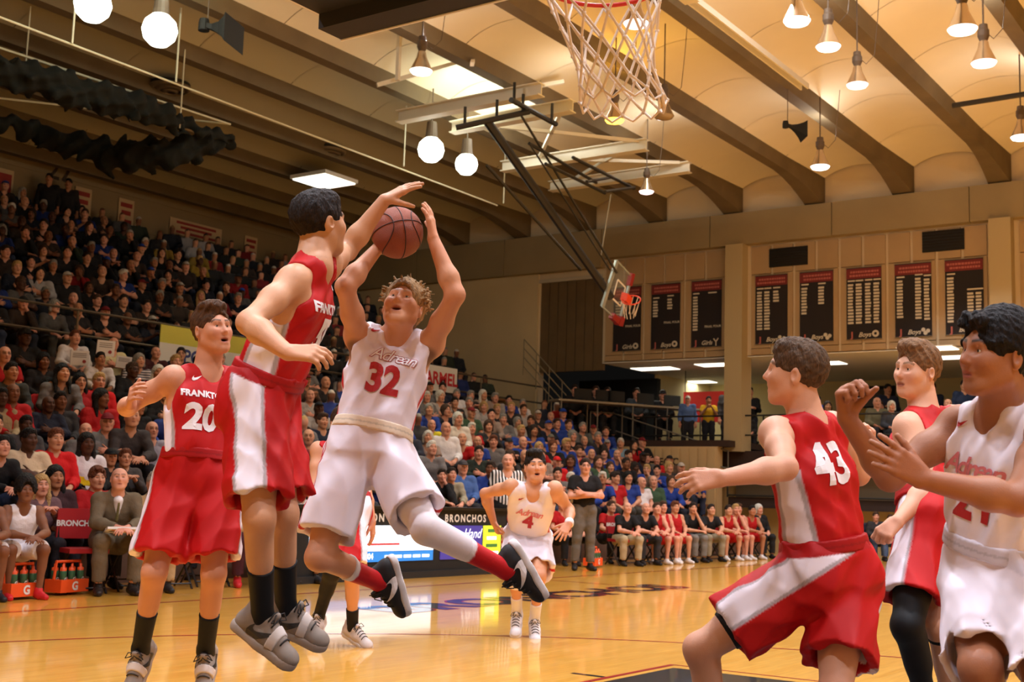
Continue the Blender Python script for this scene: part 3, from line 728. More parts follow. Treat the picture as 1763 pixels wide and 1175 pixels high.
stand('bleachers', LROW, -4, 26.2, 'lower bleachers filled with spectators behind the team benches', .84, 0)
stand('bleachers', UROW, -4, 26.9, 'dim upper deck of bleachers above the railing', .8, 2.4)
struct(box('wall_deck_front', (-4, 16.55, 0), (26.9, 16.8, 3.35), mat('deck_front', (70, 46, 34), .9)))
struct(box('walkway', (-4, 15.8, 2.3), (26.9, 16.6, 2.45), STAND)) if False else None
def railing(name, pts, hts, label, post=2.4, m=DARKC, r=.025):
    t = empty(name, tuple(pts[0])); tag(t, label, 'railing'); b = np.asarray(pts[0], float)
    for i in range(len(pts)-1):
        a, c = np.asarray(pts[i], float)-b, np.asarray(pts[i+1], float)-b; L = np.linalg.norm(c-a)
        for hgt in hts: MB().tube([a+(0, 0, hgt), c+(0, 0, hgt)], r, 6).build('rail', m, t)
        n = max(1, int(L/post))
        for k in range(n+1): q = lerp(a, c, k/n); MB().tube([q, q+(0, 0, hts[-1])], r*.9, 6).build('post', m, t)
    return t
railing('railing', [(-4, 16.6, 3.3), (26.6, 16.6, 3.3)], (.5, .95), 'steel railing along the front of the upper deck', 2.9, mat('rail_steel', (120, 108, 92), .35, .6))
railing('railing', [(26.95, 17.0, 2.5), (26.95, -10, 2.5)], (.42, .92), 'dark railing along the gallery front under the banners', 2.2)
railing('railing', [(25.9, 16.9, 4.55), (26.6, 15.2, 2.6)], (.25, .5, .75, 1.0), 'pale stair railing climbing beside the dark opening', .5, mat('stair_rail', (150, 140, 116), .4, .5), .018)
railing('railing', [(25.9, 14.7, 2.6), (26.5, 14.35, 2.6), (26.5, 11.0, 1.6)], (.45, .9), 'grey handrail on the end wall of the stand', 1.3, mat('stair_rail2', (130, 126, 118), .4, .5), .02)
# glass-fronted lower railing of the gallery
railing('railing', [(26.7, 11.1, 1.35), (26.7, -10, 1.35)], (.05, .75), 'lower dark railing below the gallery', 2.6)
struct(box('trim_1', (26.75, -14, 1.1), (27.2, 11.1, 1.36), mat('gallery_edge', (48, 30, 26), .7)))
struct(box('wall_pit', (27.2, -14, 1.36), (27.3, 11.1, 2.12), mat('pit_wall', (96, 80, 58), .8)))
# ------------------------------------------------------------------ baskets
NETM = mat('net_cord', (232, 216, 198), .8); RIMM = mat('rim_red', (206, 40, 24), .4)
def near_basket():
    t = empty('basketball_hoop', (1.6, 0, 3.05)); tag(t, 'near basketball rim with white cord net hanging at the top edge', 'hoop')
    MB().tube([(.23*math.cos(a), .23*math.sin(a), 0) for a in np.linspace(0, 2*math.pi, 40)[:-1]], .009, 8, True).build('rim', RIMM, t, True)
    MB().box((-.38, -.09, -.06), (-.2, .09, .005)).build('bracket', RIMM, t)
    n = 12; lv = [(.225, -.015), (.205, -.10), (.178, -.185), (.155, -.265), (.142, -.335), (.15, -.40), (.16, -.455)]
    rs = np.random.RandomState(3)
    def pt(i, k, sway=1):
        r, z = lv[i]; a = 2*math.pi*(k+(i % 2)*.5)/n + (rs.uniform(-.03, .03) if sway else 0); return np.array([r*math.cos(a)+.012*i, r*math.sin(a)-.01*i, z+rs.uniform(-.008, .008)])
    nodes = [[pt(i, k) for k in range(n)] for i in range(len(lv))]
    for k in range(n):
        for d in (0, 1):
            path = [nodes[0][k]]; j = k
            for i in range(1, len(lv)):
                if i % 2 == 1: j = j if d == 0 else j-1
                else: j = j if d == 1 else j+1
                # alternate so that cords cross at the knots
                path.append(nodes[i][j % n])
            MB().tube(path, .0052, 6).build('net_cord', NETM, t, True)
    kmesh = MB().lathe([(.0, -.011), (.0085, -.005), (.0085, .005), (0, .011)], (0, 0, 0), 6).mesh('net_knot', True)
    for k in range(n):
        for i in range(1, len(lv)): link('net_knot', kmesh, NETM if len(kmesh.materials) == 0 else None, t, tuple(nodes[i][k]))
    for k in range(n):   # loops at the lower end and round the rim
        a, b = nodes[-1][k], nodes[-1][(k+1) % n]; m = (a+b)/2+(0, 0, -.03)
        MB().tube([a, lerp(a, m, .6), m, lerp(b, m, .6), b], .005, 6).build('net_loop', NETM, t, True)
        c = nodes[0][k]; MB().tube([c, c*1.06+(0, 0, .03), c*1.02+(0, 0, .02)], .006, 5).build('hook', RIMM, t, True)
    # backboard: seen from behind and below; glass with dark padded lower frame
    b = empty('backboard', (1.22, .05, 2.955)); tag(b, 'dark underside of the near backboard at the top of the picture', 'backboard')
    MB().box((-.04, -.915, .1), (-.01, .915, 1.07)).build('glass', mat('board_glass', (200, 210, 205), .05, trans=.9, alpha=.35), b)
    PAD = mat('board_padding', (24, 22, 22), .75)
    MB().box((-.10, -.93, -.06), (.03, .93, .16)).build('padding', PAD, b); MB().box((-.34, -.62, -.0), (-.10, .93, .30)).build('board_frame', PAD, b)
    for s in (-1, 1): MB().box((-.08, s*.93-.035, .16), (.03, s*.93+.035, .5)).build('padding', PAD, b)
    MB().box((.028, -.935, -.065), (.036, .935, -.045)).build('edge_trim', mat('white_trim', (225, 220, 212), .5), b); MB().box((-.345, .93, .0), (.03, .94, 1.07)).build('edge_trim', MATS['white_trim'], b)
    MB().bar((-.345, .3, .22), (-.345, .8, .22), .02).build('handle', mat('grey_metal', (96, 92, 88), .4, .5), b)
    MB().tube([(-.2, -.3, .3), (-1.6, -.3, 5.6)], .06, 8).build('mast', DARKC, b); MB().tube([(-.2, .3, .3), (-1.6, .3, 5.6)], .06, 8).build('mast', DARKC, b)
near_basket()
def ball():
    c = at(684, 401, 5.66); r = .119; n, m = 40, 24; V = []; F = []
    Rm = frame(cdir(.3, .4, .86), cdir(-.25, .9, -.3))
    for i in range(m+1):
        th = math.pi*i/m
        for j in range(n): ph = 2*math.pi*j/n; V.append((math.sin(th)*math.cos(ph), math.sin(th)*math.sin(ph), math.cos(th)))
    for i in range(m):
        for j in range(n): F.append((i*n+j, (i+1)*n+j, (i+1)*n+(j+1) % n, i*n+(j+1) % n))
    me = tomesh('basketball', np.array(V)@Rm*r, np.array(F)); o = link('basketball', me, mat('ball_leather', (150, 74, 48), .55, noise=(18, .1), bump=(420, .5)), None, tuple(c))
    tag(o, 'orange-brown leather basketball held above the shooter', 'ball')
    SEAM = mat('ball_seam', (54, 26, 22), .6); w = r*1.002
    circ = [[(math.cos(a), math.sin(a), 0) for a in np.linspace(0, 2*math.pi, 60)[:-1]], [(0, math.cos(a), math.sin(a)) for a in np.linspace(0, 2*math.pi, 60)[:-1]]]
    for s in (-1, 1): circ.append([nrm((s*(.62-.28*math.cos(2*a)*1), math.cos(a)*.85, math.sin(a)*.85)) for a in np.linspace(0, 2*math.pi, 60)[:-1]])
    for q in circ: MB().tube([w*(np.array(p)@Rm) for p in q], .0026, 6, True).build('seam', SEAM, o, True)
ball()
STEEL = mat('white_steel', (222, 214, 196), .55)
def far_basket():
    for xs, y0, y1, lab in ((15.98, 9.9, 13.3, 'white steel beam carrying the swing-up basket, nearest to the lamp'), (17.07, 9.9, 12.8, 'white steel beam just behind the first basket beam'),
                            (20.0, 9.9, 13.6, 'white steel beam under the brightly lit ceiling vault'), (22.0, 9.9, 13.6, 'farthest white steel beam of the basket frame')):
        t = empty('steel_beam', (xs, (y0+y1)/2, 8.6)); tag(t, lab, 'steel beam', 'steel beams over the folded basket'); h = (y1-y0)/2
        MB().box((-.11, -h, -.12), (.11, h, -.10)).build('flange', STEEL, t); MB().box((-.11, -h, .1), (.11, h, .12)).build('flange', STEEL, t); MB().box((-.012, -h, -.1), (.012, h, .1)).build('web', STEEL, t)
    tr = empty('ceiling_truss', (18.5, 11.2, 8.6)); tag(tr, 'light diagonal bracing between the steel beams below the vault', 'truss')
    for a, b in (((-2.5, -.8, .12), (-1.0, .9, .7)), ((-2.5, .9, .12), (-1.0, -.8, .7)), ((-1.4, -1.1, .1), (1.5, 1.4, .1)), ((-1.4, 1.4, .1), (1.5, -1.1, .1)), ((1.5, -1.1, .1), (3.4, 1.6, .1)), ((1.5, 1.6, .1), (3.4, -1.1, .1)), ((-4.0, .9, .1), (-4.0, .9, 1.0)), ((-4, -.8, .1), (-2.5, .3, .9)), ((-4, 1.4, .1), (-2.5, .3, .9))):
        MB().bar(a, b, .07, .07).build('brace', STEEL, tr)
    # the vault above the frame is brightened by added point lights
    t = empty('folded_basket', (16.4, 11.5, 8.4)); tag(t, 'side basket swung up on a long dark mast below the ceiling frame', 'basket')
    o = np.array([16.4, 11.5, 8.4])
    def q(px, py, D): return at(px, py, D)-o
    m0 = at(838, 208, 22.6)-o; m1 = q(1052, 512, 25.2)
    MB().tube([m0, m1], .085, 10).build('mast', DARKC, t)
    MB().tube([q(895, 195, 22.6), q(1062, 470, 25.0)], .025, 6).build('brace_rod', DARKC, t); MB().tube([q(838, 285, 22.8), q(1000, 465, 25)], .03, 6).build('brace_rod', DARKC, t)
    MB().tube([q(912, 248, 22.6), q(1050, 465, 25.0)], .018, 6).build('brace_rod', DARKC, t)
    MB().tube([q(785, 220, 22.4), q(912, 192, 22.4)], .055, 8).build('hinge_bar', DARKC, t); MB().tube([q(880, 172, 22), q(957, 214, 23.6)], .05, 8).build('side_bar', DARKC, t)
    for a in ((800, 217), (855, 205), (900, 195), (885, 175), (950, 211)): q0 = q(*a, 22.5); MB().tube([q0, q0+(0, 0, .36)], .03, 6).build('hanger', DARKC, t)
    for a, b in (((911, 247), (1027, 315)), ((939, 282), (1042, 333)), ((986, 271), (1092, 325)), ((1042, 330), (1092, 323)), ((1010, 313), (1050, 306))):
        MB().tube([q(*a, 22.8), q(*b, 24.6)], .032, 6).build('frame_bar', DARKC, t)
    MB().tube([q(1052, 335, 25), q(1035, 440, 25.4)], .012, 5).build('cable', mat('cable', (150, 146, 134), .5), t)
    # glass board on its side, with rim and net
    TL, BL, BR, TR = q(1062, 449, 25.0), q(1037, 528, 25.0), q(1066, 556, 25.5), q(1087, 476, 25.5)
    N = nrm(np.cross(TR-TL, BL-TL)); N = N if N@(RT) > 0 else -N
    MB().add([TL, BL, BR, TR, TL-N*.02, BL-N*.02, BR-N*.02, TR-N*.02], [(0, 1, 2, 3), (7, 6, 5, 4), (0, 4, 5, 1), (1, 5, 6, 2), (2, 6, 7, 3), (3, 7, 4, 0)]).build('glass', mat('far_glass', (190, 200, 195), .08, trans=.8, alpha=.22), t)
    FR = mat('board_frame', (196, 204, 200), .3, .6)
    MB().bar(TL, BL, .09, .05, N).build('frame', FR, t); MB().bar(BL, BR, .03, .03, N).build('frame', FR, t); MB().bar(TL, TR, .03, .03, N).build('frame', FR, t); MB().bar(TR, BR, .05, .05, N).build('frame', FR, t)
    RP = mat('red_pad', (140, 26, 24), .6); MB().bar(lerp(BR, TR, -.06), lerp(BR, TR, .14), .14, .14, N).build('padding', RP, t); MB().bar(BR, lerp(BR, BL, .45), .12, .12, N).build('padding', RP, t); MB().bar(lerp(TR, BR, -.06), lerp(TR, BR, .2), .1, .1, N).build('padding', RP, t)
    c0 = lerp(BR, TR, .5); hh = nrm((TL+BL)/2-c0); ww = nrm(TR-BR); L = np.linalg.norm(TR-BR)
    sq = [c0+hh*.12+ww*.2, c0+hh*.12-ww*.2, c0+hh*.46-ww*.2, c0+hh*.46+ww*.2]
    for i in range(4): MB().bar(sq[i]+N*.01, sq[(i+1) % 4]+N*.01, .03, .012, N).build('target_line', mat('target_white', (232, 226, 214), .5), t)
    MB().obox(c0+hh*.06+N*.06, (N, ww, hh), (.08, .08, .1)).build('bracket', mat('rim_orange', (232, 70, 30), .5), t)
    rc = at(1087, 517, 25.3)-o; u1 = cdir(1, .1, 0); u2 = cdir(0, .5, -.85)
    MB().tube([rc+.19*(math.cos(a)*u1+math.sin(a)*u2) for a in np.linspace(0, 6.283, 24)[:-1]], .014, 6, True).build('rim', MATS['rim_orange'], t, True)
    for k in range(10):
        a = 2*math.pi*k/10; p = rc+.19*(math.cos(a)*u1+math.sin(a)*u2); e = rc+cdir(-.1, -1, 0)*.34+.11*(math.cos(a+.4)*u1+math.sin(a+.4)*u2)
        MB().tube([p, lerp(p, e, .5)*1.0, e], .008, 5).build('net_cord', NETM, t)
far_basket()

# ------------------------------------------------------------------ lamps
BULB = mat('lamp_lens', (255, 255, 255), .4, emit=(255, 252, 246), estr=8); REFL = mat('lamp_reflector', (196, 176, 150), .22, .75); SOCK = mat('lamp_socket', (90, 74, 60), .6)
PINKB = mat('lamp_lens_pink', (255, 225, 225), .4, emit=(255, 214, 214), estr=5); AMB = mat('lamp_lens_amber', (255, 200, 90), .4, emit=(255, 190, 60), estr=10); OFFL = mat('lamp_lens_off', (150, 130, 104), .25)
LAMPPROF = [(.045, .30), (.06, .28), (.075, .2), (.13, .08), (.165, .0)]
def lamp(px, py, z, label, lens=BULB, power=60, sc=1., up=0, col=(1, .98, .95)):
    c = onZ(px, py, z); t = empty('gym_lamp', tuple(c)); t.scale = (sc, sc, sc); tag(t, label, 'lamp', 'high-bay lamps hanging from the ceiling')
    MB().lathe(LAMPPROF, n=24).build('reflector', REFL, t, True); MB().lathe([(.163, .0), (.14, -.035), (.08, -.055), (0, -.062)], n=24).build('lens', lens, t, True)
    MB().lathe([(.0, .52), (.055, .52), (.06, .46), (.075, .44), (.075, .36), (.05, .3), (0, .3)], n=16).build('socket', SOCK, t); MB().tube([(0, 0, .5), (0, 0, (9.7-z)/sc)], .012, 6).build('stem', SOCK, t)
    pw = [(0, 0, .45), (.12, -.1, .35), (.2, -.2, .5), (.22, -.25, 1.1), (.2, -.3, (9.7-z)/sc)]; MB().tube(pw, .006, 5).build('cable', SOCK, t)
    if power:
        l = area_light('lamp_light', (c[0], c[1], z-.08*sc), power, .25, col)
    if up:   # light leaking upward past the socket on to the vault
        l = bpy.data.lights.new('lamp_uplight', 'POINT'); l.energy = up*2.2; l.color = col; l.shadow_soft_size = .05; o = bpy.data.objects.new('lamp_uplight', l); COL.objects.link(o); o.location = (c[0]+.35, c[1]+.1, z+.75); o['kind'] = 'helper'
for a in ((725, 122, 7.9, 'gym lamp hanging left of the steel truss', BULB, 60, 1.1, 26), (1058, 207, 7.9, 'amber glowing lamp beside the hanging net', AMB, 30, 1.05, 22, (1, .55, .08)), (1372, 36, 7.9, 'bright gym lamp at the top edge, left of a close pair', BULB, 60, 1.15, 34),
          (1426, 80, 7.9, 'bright gym lamp hanging lowest right in the close pair', BULB, 60, 1.1, 30), (1476, 146, 7.9, 'pinkish gym lamp hanging alone below the bright pair', PINKB, 30, 1.05, 0), (1657, 50, 7.9, 'large gym lamp near the upper right corner', BULB, 60, 1.25, 20),
          (1694, 108, 7.9, 'dimmer gym lamp just below the corner lamp', PINKB, 30, 1.15, 12), (1412, 287, 7.9, 'gym lamp hanging nearest the fascia of the banner wall', BULB, 50, 1.15, 26), (1113, 330, 7.9, 'small gym lamp at the end of the basket frame', PINKB, 30, 1.0, 0),
          (1143, 200, 7.9, 'unlit brown lamp beside the amber one', OFFL, 0, 1.1, 0), (1095, 40, 7.9, 'gym lamp seen through the upper net', PINKB, 30, 1.1, 8), (1758, 236, 7.9, 'gym lamp cut by the right picture edge', BULB, 50, 1.1, 20)): lamp(*a)
FLOODM = mat('flood_glass', (255, 255, 255), .4, emit=(250, 255, 238), estr=10)
for i, (px, py) in enumerate(((160, 8), (275, 52), (742, 258), (803, 283))):
    c = onZ(px, py, 8.1); t = empty('flood_lamp', tuple(c)); tag(t, ['blazing flood lamp cut by the top edge at the left', 'blazing flood lamp beside the black ceiling speaker', 'larger blazing flood lamp below the steel truss', 'blazing flood lamp nearer the folded basket mast'][i], 'lamp', 'glaring flood lamps')
    R = .27 if i != 3 else .24
    MB().lathe([(0, -R), (.5*R, -.87*R), (.87*R, -.5*R), (R, 0), (.87*R, .5*R), (.5*R, .87*R), (0, R)], n=24).build('glare_globe', FLOODM, t, True)  # glowing ball as wide as the lamp's overexposed glare
    MB().lathe([(0, R+.3), (.1, R+.3), (.12, R+.05), (.14, R*.8), (0, R*.8)], n=14).build('housing', SOCK, t); MB().tube([(0, 0, R+.2), (0, 0, 1.3)], .015, 6).build('stem', SOCK, t)
    l = bpy.data.lights.new('flood_light', 'SPOT'); l.energy = 260; l.color = (.95, 1, .86); l.shadow_soft_size = .25; l.spot_size = math.radians(120); l.spot_blend = .5; lo = bpy.data.objects.new('flood_light', l); COL.objects.link(lo); lo.location = (c[0], c[1]-.1, 8.1-R-.1); lo.rotation_euler = (math.radians(-38), 0, 0); lo['kind'] = 'helper'
    l = bpy.data.lights.new('vault_fill_light', 'POINT'); l.energy = 55; l.color = (.93, 1, .8); l.shadow_soft_size = .1; lo = bpy.data.objects.new('vault_fill_light', l); COL.objects.link(lo); lo.location = (c[0], 12.25, 8.95); lo['kind'] = 'helper'  # hidden point light added between the beams to brighten the vault
for x_, y_, e_, c_ in ((18.6, 12.2, 70, (1, 1, .97)), (20.6, 10.0, 35, (1, 1, .95)), (17.2, 10.0, 20, (1, .97, .9))):   # added point lights without fittings, brightening the vault over the basket frame
    l = bpy.data.lights.new('frame_fill_light', 'POINT'); l.energy = e_; l.color = c_; l.shadow_soft_size = .12; lo = bpy.data.objects.new('frame_fill_light', l); COL.objects.link(lo); lo.location = (x_, y_, 8.95); lo['kind'] = 'helper'
# suspended conduit with drop rods
PIPE = mat('pale_pipe', (220, 216, 190), .4)
t = empty('conduit', (7, 13.8, 7.9)); tag(t, 'thin pale conduit hung on rods below the left ceiling', 'pipe')
MB().tube([(-6, 0, 0), (13.6, .35, 0)], .018, 6).build('pipe', PIPE, t)
for x in (1.9, 3.93, 9.9, 13.5): MB().tube([(x, .1, 0), (x, .1, 1.3)], .016, 6).build('hanger_rod', PIPE, t)
MB().tube([(2.55, 2.3, -.2), (2.55, 2.3, 1.3)], .014, 6).build('hanger_rod', PIPE, t); MB().tube([(5.3, 1.6, -.2), (5.3, 1.6, 1.3)], .014, 6).build('hanger_rod', PIPE, t)
# dark bundled divider curtains
CURT = mat('curtain_black', (20, 24, 22), .95)
def curtain(pts, rad, label, seed):
    rs = np.random.RandomState(seed); P = []
    for i in range(len(pts)-1):
        a, b = np.array(pts[i]), np.array(pts[i+1])
        n = 9
        for k in range(n):
            t0 = lerp(a, b, k/n); t1 = lerp(a, b, (k+1)/n); r0 = lerp(rad[i], rad[i+1], k/n)
            P.append(C(t0+rs.uniform(-.1, .1, 3), t1+rs.uniform(-.1, .1, 3), r0, r0*rs.uniform(.7, 1.1), .1))
    V, F = surf(P, .045, .15, fold_disp((0, 0, 1), .09, 16, seed)); base = V.mean(0); o = put('divider_curtain', (V, F), base, CURT, None); tag(o, label, 'curtain')
    MB().tube([np.array(p)-base+(0, 0, .3) for p in (pts[0], pts[-1])], .02, 6).build('track', PIPE, o)
W_ = lambda px, py, z: onZ(px, py, z)
curtain([W_(-60, 95, 7.8), W_(90, 150, 7.7), W_(240, 185, 7.8), W_(395, 240, 7.9)], [.12, .22, .15, .08], 'dark divider curtain bundled along the upper ceiling track', 1)
curtain([W_(-60, 190, 7.9), W_(60, 232, 7.8), W_(200, 272, 7.4), W_(300, 262, 7.4), W_(396, 240, 7.9)], [.11, .15, .24, .22, .08], 'dark divider curtain sagging above the upper deck', 2)
# round ceiling diffusers, speakers, ceiling panel light
for px, py, lab in ((293, 152, 'round ceiling diffuser near the flood lamps'), (566, 262, 'round ceiling diffuser above the airborne defender')):
    c = onZ(px, py, 9.2); t = empty('air_diffuser', tuple(c)); tag(t, lab, 'vent', 'round air diffusers')
    for k, (r0, z0) in enumerate(((.42, 0), (.30, -.05), (.18, -.1))): MB().lathe([(r0, .03), (r0, 0), (r0-.09, -.05), (r0-.09, -.02)], (0, 0, z0*.6), 28).build('ring', mat('vent_grey', (120, 104, 82), .6), t, True)
    MB().lathe([(.4, .1), (.4, .03), (0, .03)], n=24).build('duct', DARKC, t)
def horn(px, py, z, label, rz, sc):
    c = onZ(px, py, z); t = empty('loudspeaker', tuple(c), rz); t.scale = (sc,)*3; tag(t, label, 'speaker', 'ceiling loudspeakers')
    prof = [(0, .2), (.05, .22), (.12, .5), (.3, .78), (.52, .95)]
    v = []; f = []
    for i, (s, x) in enumerate(((.08, 0), (.1, .2), (.2, .45), (.36, .7), (.5, .85))):
        v += [(x*.75, -s*.9, -s*.62-.25*x), (x*.75, s*.9, -s*.62-.25*x), (x*.75, s*.9, s*.62-.25*x), (x*.75, -s*.9, s*.62-.25*x)]
        if i:
            a = 4*i-4
            f += [(a+k, a+(k+1) % 4, a+4+(k+1) % 4, a+4+k) for k in range(4)]
    f += [(0, 3, 2, 1), (16, 17, 18, 19)]
    MB().add(v, f).build('horn', BLACK, t); MB().lathe([(0, .16), (.1, .16), (.12, .05), (.12, -.1), (0, -.14)], (-.08, 0, 0), 14).build('driver', BLACK, t); MB().tube([(0, 0, .1), (0, 0, (9.6-z)/sc)], .015, 6).build('hanger', SOCK, t)
horn(357, 45, 8.5, 'black horn loudspeaker on the ceiling left of the backboard', -1.2, .75); horn(1356, 216, 8.35, 'small black horn loudspeaker hanging before the banner wall', -.9, .5)
c = onZ(558, 314, 8.9); t = empty('ceiling_light', tuple(c)); tag(t, 'bright square panel light above the defender in red', 'light'); MB().box((-.55, -.55, 0), (.55, .55, .04)).build('diffuser', EM, t); MB().box((-.6, -.6, .03), (.6, .6, .12)).build('frame', WHITEC, t); area_light('panel_glow', (c[0], c[1], 8.85), 8, .8, (1, .97, .85), 170)
# black rod at the right
a, b = onZ(1640, 182, 8.4), onZ(1790, 158, 8.4); o = MB().tube([a, b], .05, 8).build('ceiling_rod', DARKC); tag(o, 'short black rod below the vault at the right edge', 'rod')
# duct box at top of the picture
c = onZ(1192, 6, 8.6); t = empty('cable_tray', tuple(c)); tag(t, 'white bracketed cable tray running along a beam at the top edge', 'cable tray'); MB().box((-.25, -.12, 0), (.0, .12, .2)).build('bracket', STEEL, t); MB().box((0, -.08, 0), (4.5, -.05, .1)).build('rail', STEEL, t); MB().box((0, .05, 0), (4.5, .08, .1)).build('rail', STEEL, t)

# ------------------------------------------------------------------ banners, vents, wall signs
BK = mat('banner_black', (26, 18, 20), .8); MAR = mat('banner_maroon', (112, 34, 34), .8); BT = mat('banner_text', (206, 196, 176), .8); MT = mat('banner_headtext', (176, 96, 88), .8); BE = mat('banner_edge', (120, 110, 92), .7)
def banner(y1, word, cols, ff, emblem, label):
    w, h = .86, 1.76; t = empty('record_banner', (26.97, y1-w/2, 6.12)); tag(t, label, 'banner', 'record banners on the far wall')
    MB().box((0, -w/2, -h/2), (.02, w/2, h/2)).build('cloth', BK, t); MB().box((-.012, -w/2, h/2-.27), (.0, w/2, h/2-.02)).build('header', MAR, t); MB().box((-.01, -w/2-.012, -h/2-.012), (.01, w/2+.012, -h/2)).build('hem', BE, t); MB().box((-.01, -w/2-.012, h/2), (.01, w/2+.012, h/2+.012)).build('hem', BE, t)
    rs = np.random.RandomState(int(y1*10))
    mb = MB()
    for r in (.08, .17):
        x = -w/2+.06
        while x < w/2-.1: q = rs.uniform(.03, .07); mb.box((-.016, x, h/2-r-.05), (-.012, x+q, h/2-r)); x += q+.015
    mb.build('header_text', MT, t)
    X0 = lambda u: w/2-u*w      # u from the reader's left
    for u0, u1, v0, n in cols:
        MB().box((-.004, X0(u1+.04), h/2-v0*h+.0), (0, X0(u0), h/2-v0*h+.035)).build('column_title', BT, t)
        for k in range(n): z = h/2-v0*h-.06-.078*k; MB().box((-.004, X0(u1-rs.uniform(0, .03)), z-.05), (0, X0(u0), z)).build('text_line', BT, t)
    if ff: decal('lettering', text_verts('FINAL FOUR', .02), .085, (-.003, X0(.72), h/2-ff*h), (0, -1, 0), (0, 0, 1), BT, t)
    decal('lettering', text_verts('J', .05), .2, (-.003, X0(.16), -h/2+.1), (0, -1, 0), (0, 0, 1), MT, t); decal('lettering', text_verts(word, .02, .35), .16, (-.003, X0(.52), -h/2+.1), (0, -1, 0), (0, 0, 1), BT, t)
    e = MB()
    if emblem == 0: e.lathe([(0, 0), (.085, 0), (.085, .004), (0, .004)], (-.003, X0(.83), -h/2+.12), 12, (-1, 0, 0))
    elif emblem == 1:
        for a in (.9, 2.2, 4.7): e.bar((-.004, X0(.83), -h/2+.12), (-.004, X0(.83)+.11*math.cos(a), -h/2+.12+.11*math.sin(a)), .03, .004, (1, 0, 0))
    else:
        for a, b in ((-.06, .0), (.05, .03), (0, -.05)): e.lathe([(0, 0), (.05, 0), (.05, .004), (0, .004)], (-.003, X0(.83)+a, -h/2+.12+b), 8, (-1, 0, 0))
    e.build('emblem', BT, t)
    if emblem == 0: MB().lathe([(0, 0), (.04, 0), (.04, .004), (0, .004)], (-.008, X0(.83), -h/2+.12), 5, (-1, 0, 0)).build('emblem_centre', BK, t)
for i, (cols, word, ff, em, lab) in enumerate((
        ([(.08, .3, .24, 5)], 'Girls', .62, 0, 'record banner half covered by the folded side basket'), ([(.06, .24, .22, 6), (.56, .74, .2, 4)], 'Boys', .6, 0, 'record banner with short left column and soccer emblem, second from the basket'),
        ([(.05, .22, .2, 12), (.56, .8, .2, 0)], 'Girls', .7, 1, 'record banner with one long left column, left of the column'), ([(.05, .22, .2, 13), (.28, .46, .2, 13), (.56, .74, .2, 4)], 'Boys', 0, 2, 'record banner right of the column behind the crouching player head'),
        ([(.05, .23, .19, 9), (.56, .74, .19, 6)], 'Boys', 0, 2, 'record banner with nine left and six right lines'), ([(.04, .21, .19, 13), (.27, .45, .19, 13), (.54, .71, .19, 13), (.78, .95, .19, 13)], 'Boys', 0, 0, 'record banner filled with four full columns'),
        ([(.05, .23, .19, 12), (.56, .73, .17, 13), (.8, .96, .19, 13)], 'Boys', 0, 2, 'record banner with one left and two right columns, second from the right'), ([(.05, .23, .2, 14), (.58, .76, .42, 8), (.8, .96, .42, 6)], 'Boys', 0, 2, 'record banner with a plain black upper right block, rightmost'))):
    banner([14.68, 13.5, 12.3, 10.49, 9.3, 8.1, 6.91, 5.73][i], word, cols, ff, em, lab)
for y0, y1, z0, z1, lab in ((9.1, 10.12, 7.2, 7.68, 'black louvred vent in the far wall beside the column'), (5.28, 6.25, 7.24, 7.74, 'black louvred vent in the far wall above the rightmost banner')):
    t = empty('wall_vent', (26.97, (y0+y1)/2, z0)); tag(t, lab, 'vent', 'louvred wall vents'); h = (y1-y0)/2
    MB().box((.0, -h, 0), (.03, h, z1-z0)).build('backing', BLACK, t)
    for k in range(7): z = (k+.5)*(z1-z0)/7; MB().add([(-.02, -h, z-.02), (-.02, h, z-.02), (.0, h, z+.025), (.0, -h, z+.025)], [(0, 1, 2, 3)]).build('slat', mat('vent_black', (22, 20, 18), .5), t)
decal_n = decal('wall_number', text_verts('27', .01), .75, (16.43, 24.97, 9.1), (1, 0, 0), (0, 0, 1), mat('wall_number', (60, 46, 34), .8)); decal_n.location = (0, 0, 0); tag(decal_n, 'dark painted number 27 high on the back wall', 'number')
def poster(px, py, w, h, label, red):
    c = onY(px, py, 24.95); t = empty('wall_poster', tuple(c)); tag(t, label, 'poster', 'posters on the back wall'); MB().box((-w/2, 0, -h/2), (w/2, .02, h/2)).build('sheet', mat('poster_cream', (196, 168, 130), .8), t)
    if red > 1: MB().box((-w*.4, -.006, -h*.3), (w*.4, 0, h*.36)).build('print', mat('poster_red', (150, 50, 44), .8), t)
    else:
        for a, b, q in ((-.38, .38, .28), (-.3, .3, .0), (-.38, .38, -.32)): MB().box((w*a, -.006, h*(q-.08)), (w*b, 0, h*(q+.08))).build('print', MATS.get('poster_red') or mat('poster_red', (150, 50, 44), .8), t)
poster(5, 318, .55, .8, 'poster with a red block at the left picture edge', 2); poster(143, 348, .5, .75, 'small red and cream poster beside two standing figures', 1); poster(217, 367, .5, .75, 'small red and cream poster right of the first small one', 1); poster(338, 398, 1.9, .45, 'wide faded banner on the back wall', 1); poster(432, 425, .5, .6, 'small dim poster behind the defender shoulder', 1)
def cloth_sign(c, Xv, w, h, parts, label, name='banner'):
    t = empty(name, tuple(c)); tag(t, label, 'sign'); Xv = nrm(Xv); Z = np.array([0, 0, 1.]); N = np.cross(Xv, Z)
    for (x0, x1, z0, z1, m) in parts: MB().obox(Xv*(x0+x1)/2+Z*(z0+z1)/2, (Xv, N, Z), ((x1-x0)/2, .01, (z1-z0)/2)).build('sheet', m, t)
    return t, Xv, Z, N
WS = mat('sign_white', (224, 220, 214), .8); YS = mat('sign_yellow', (206, 198, 84), .8)
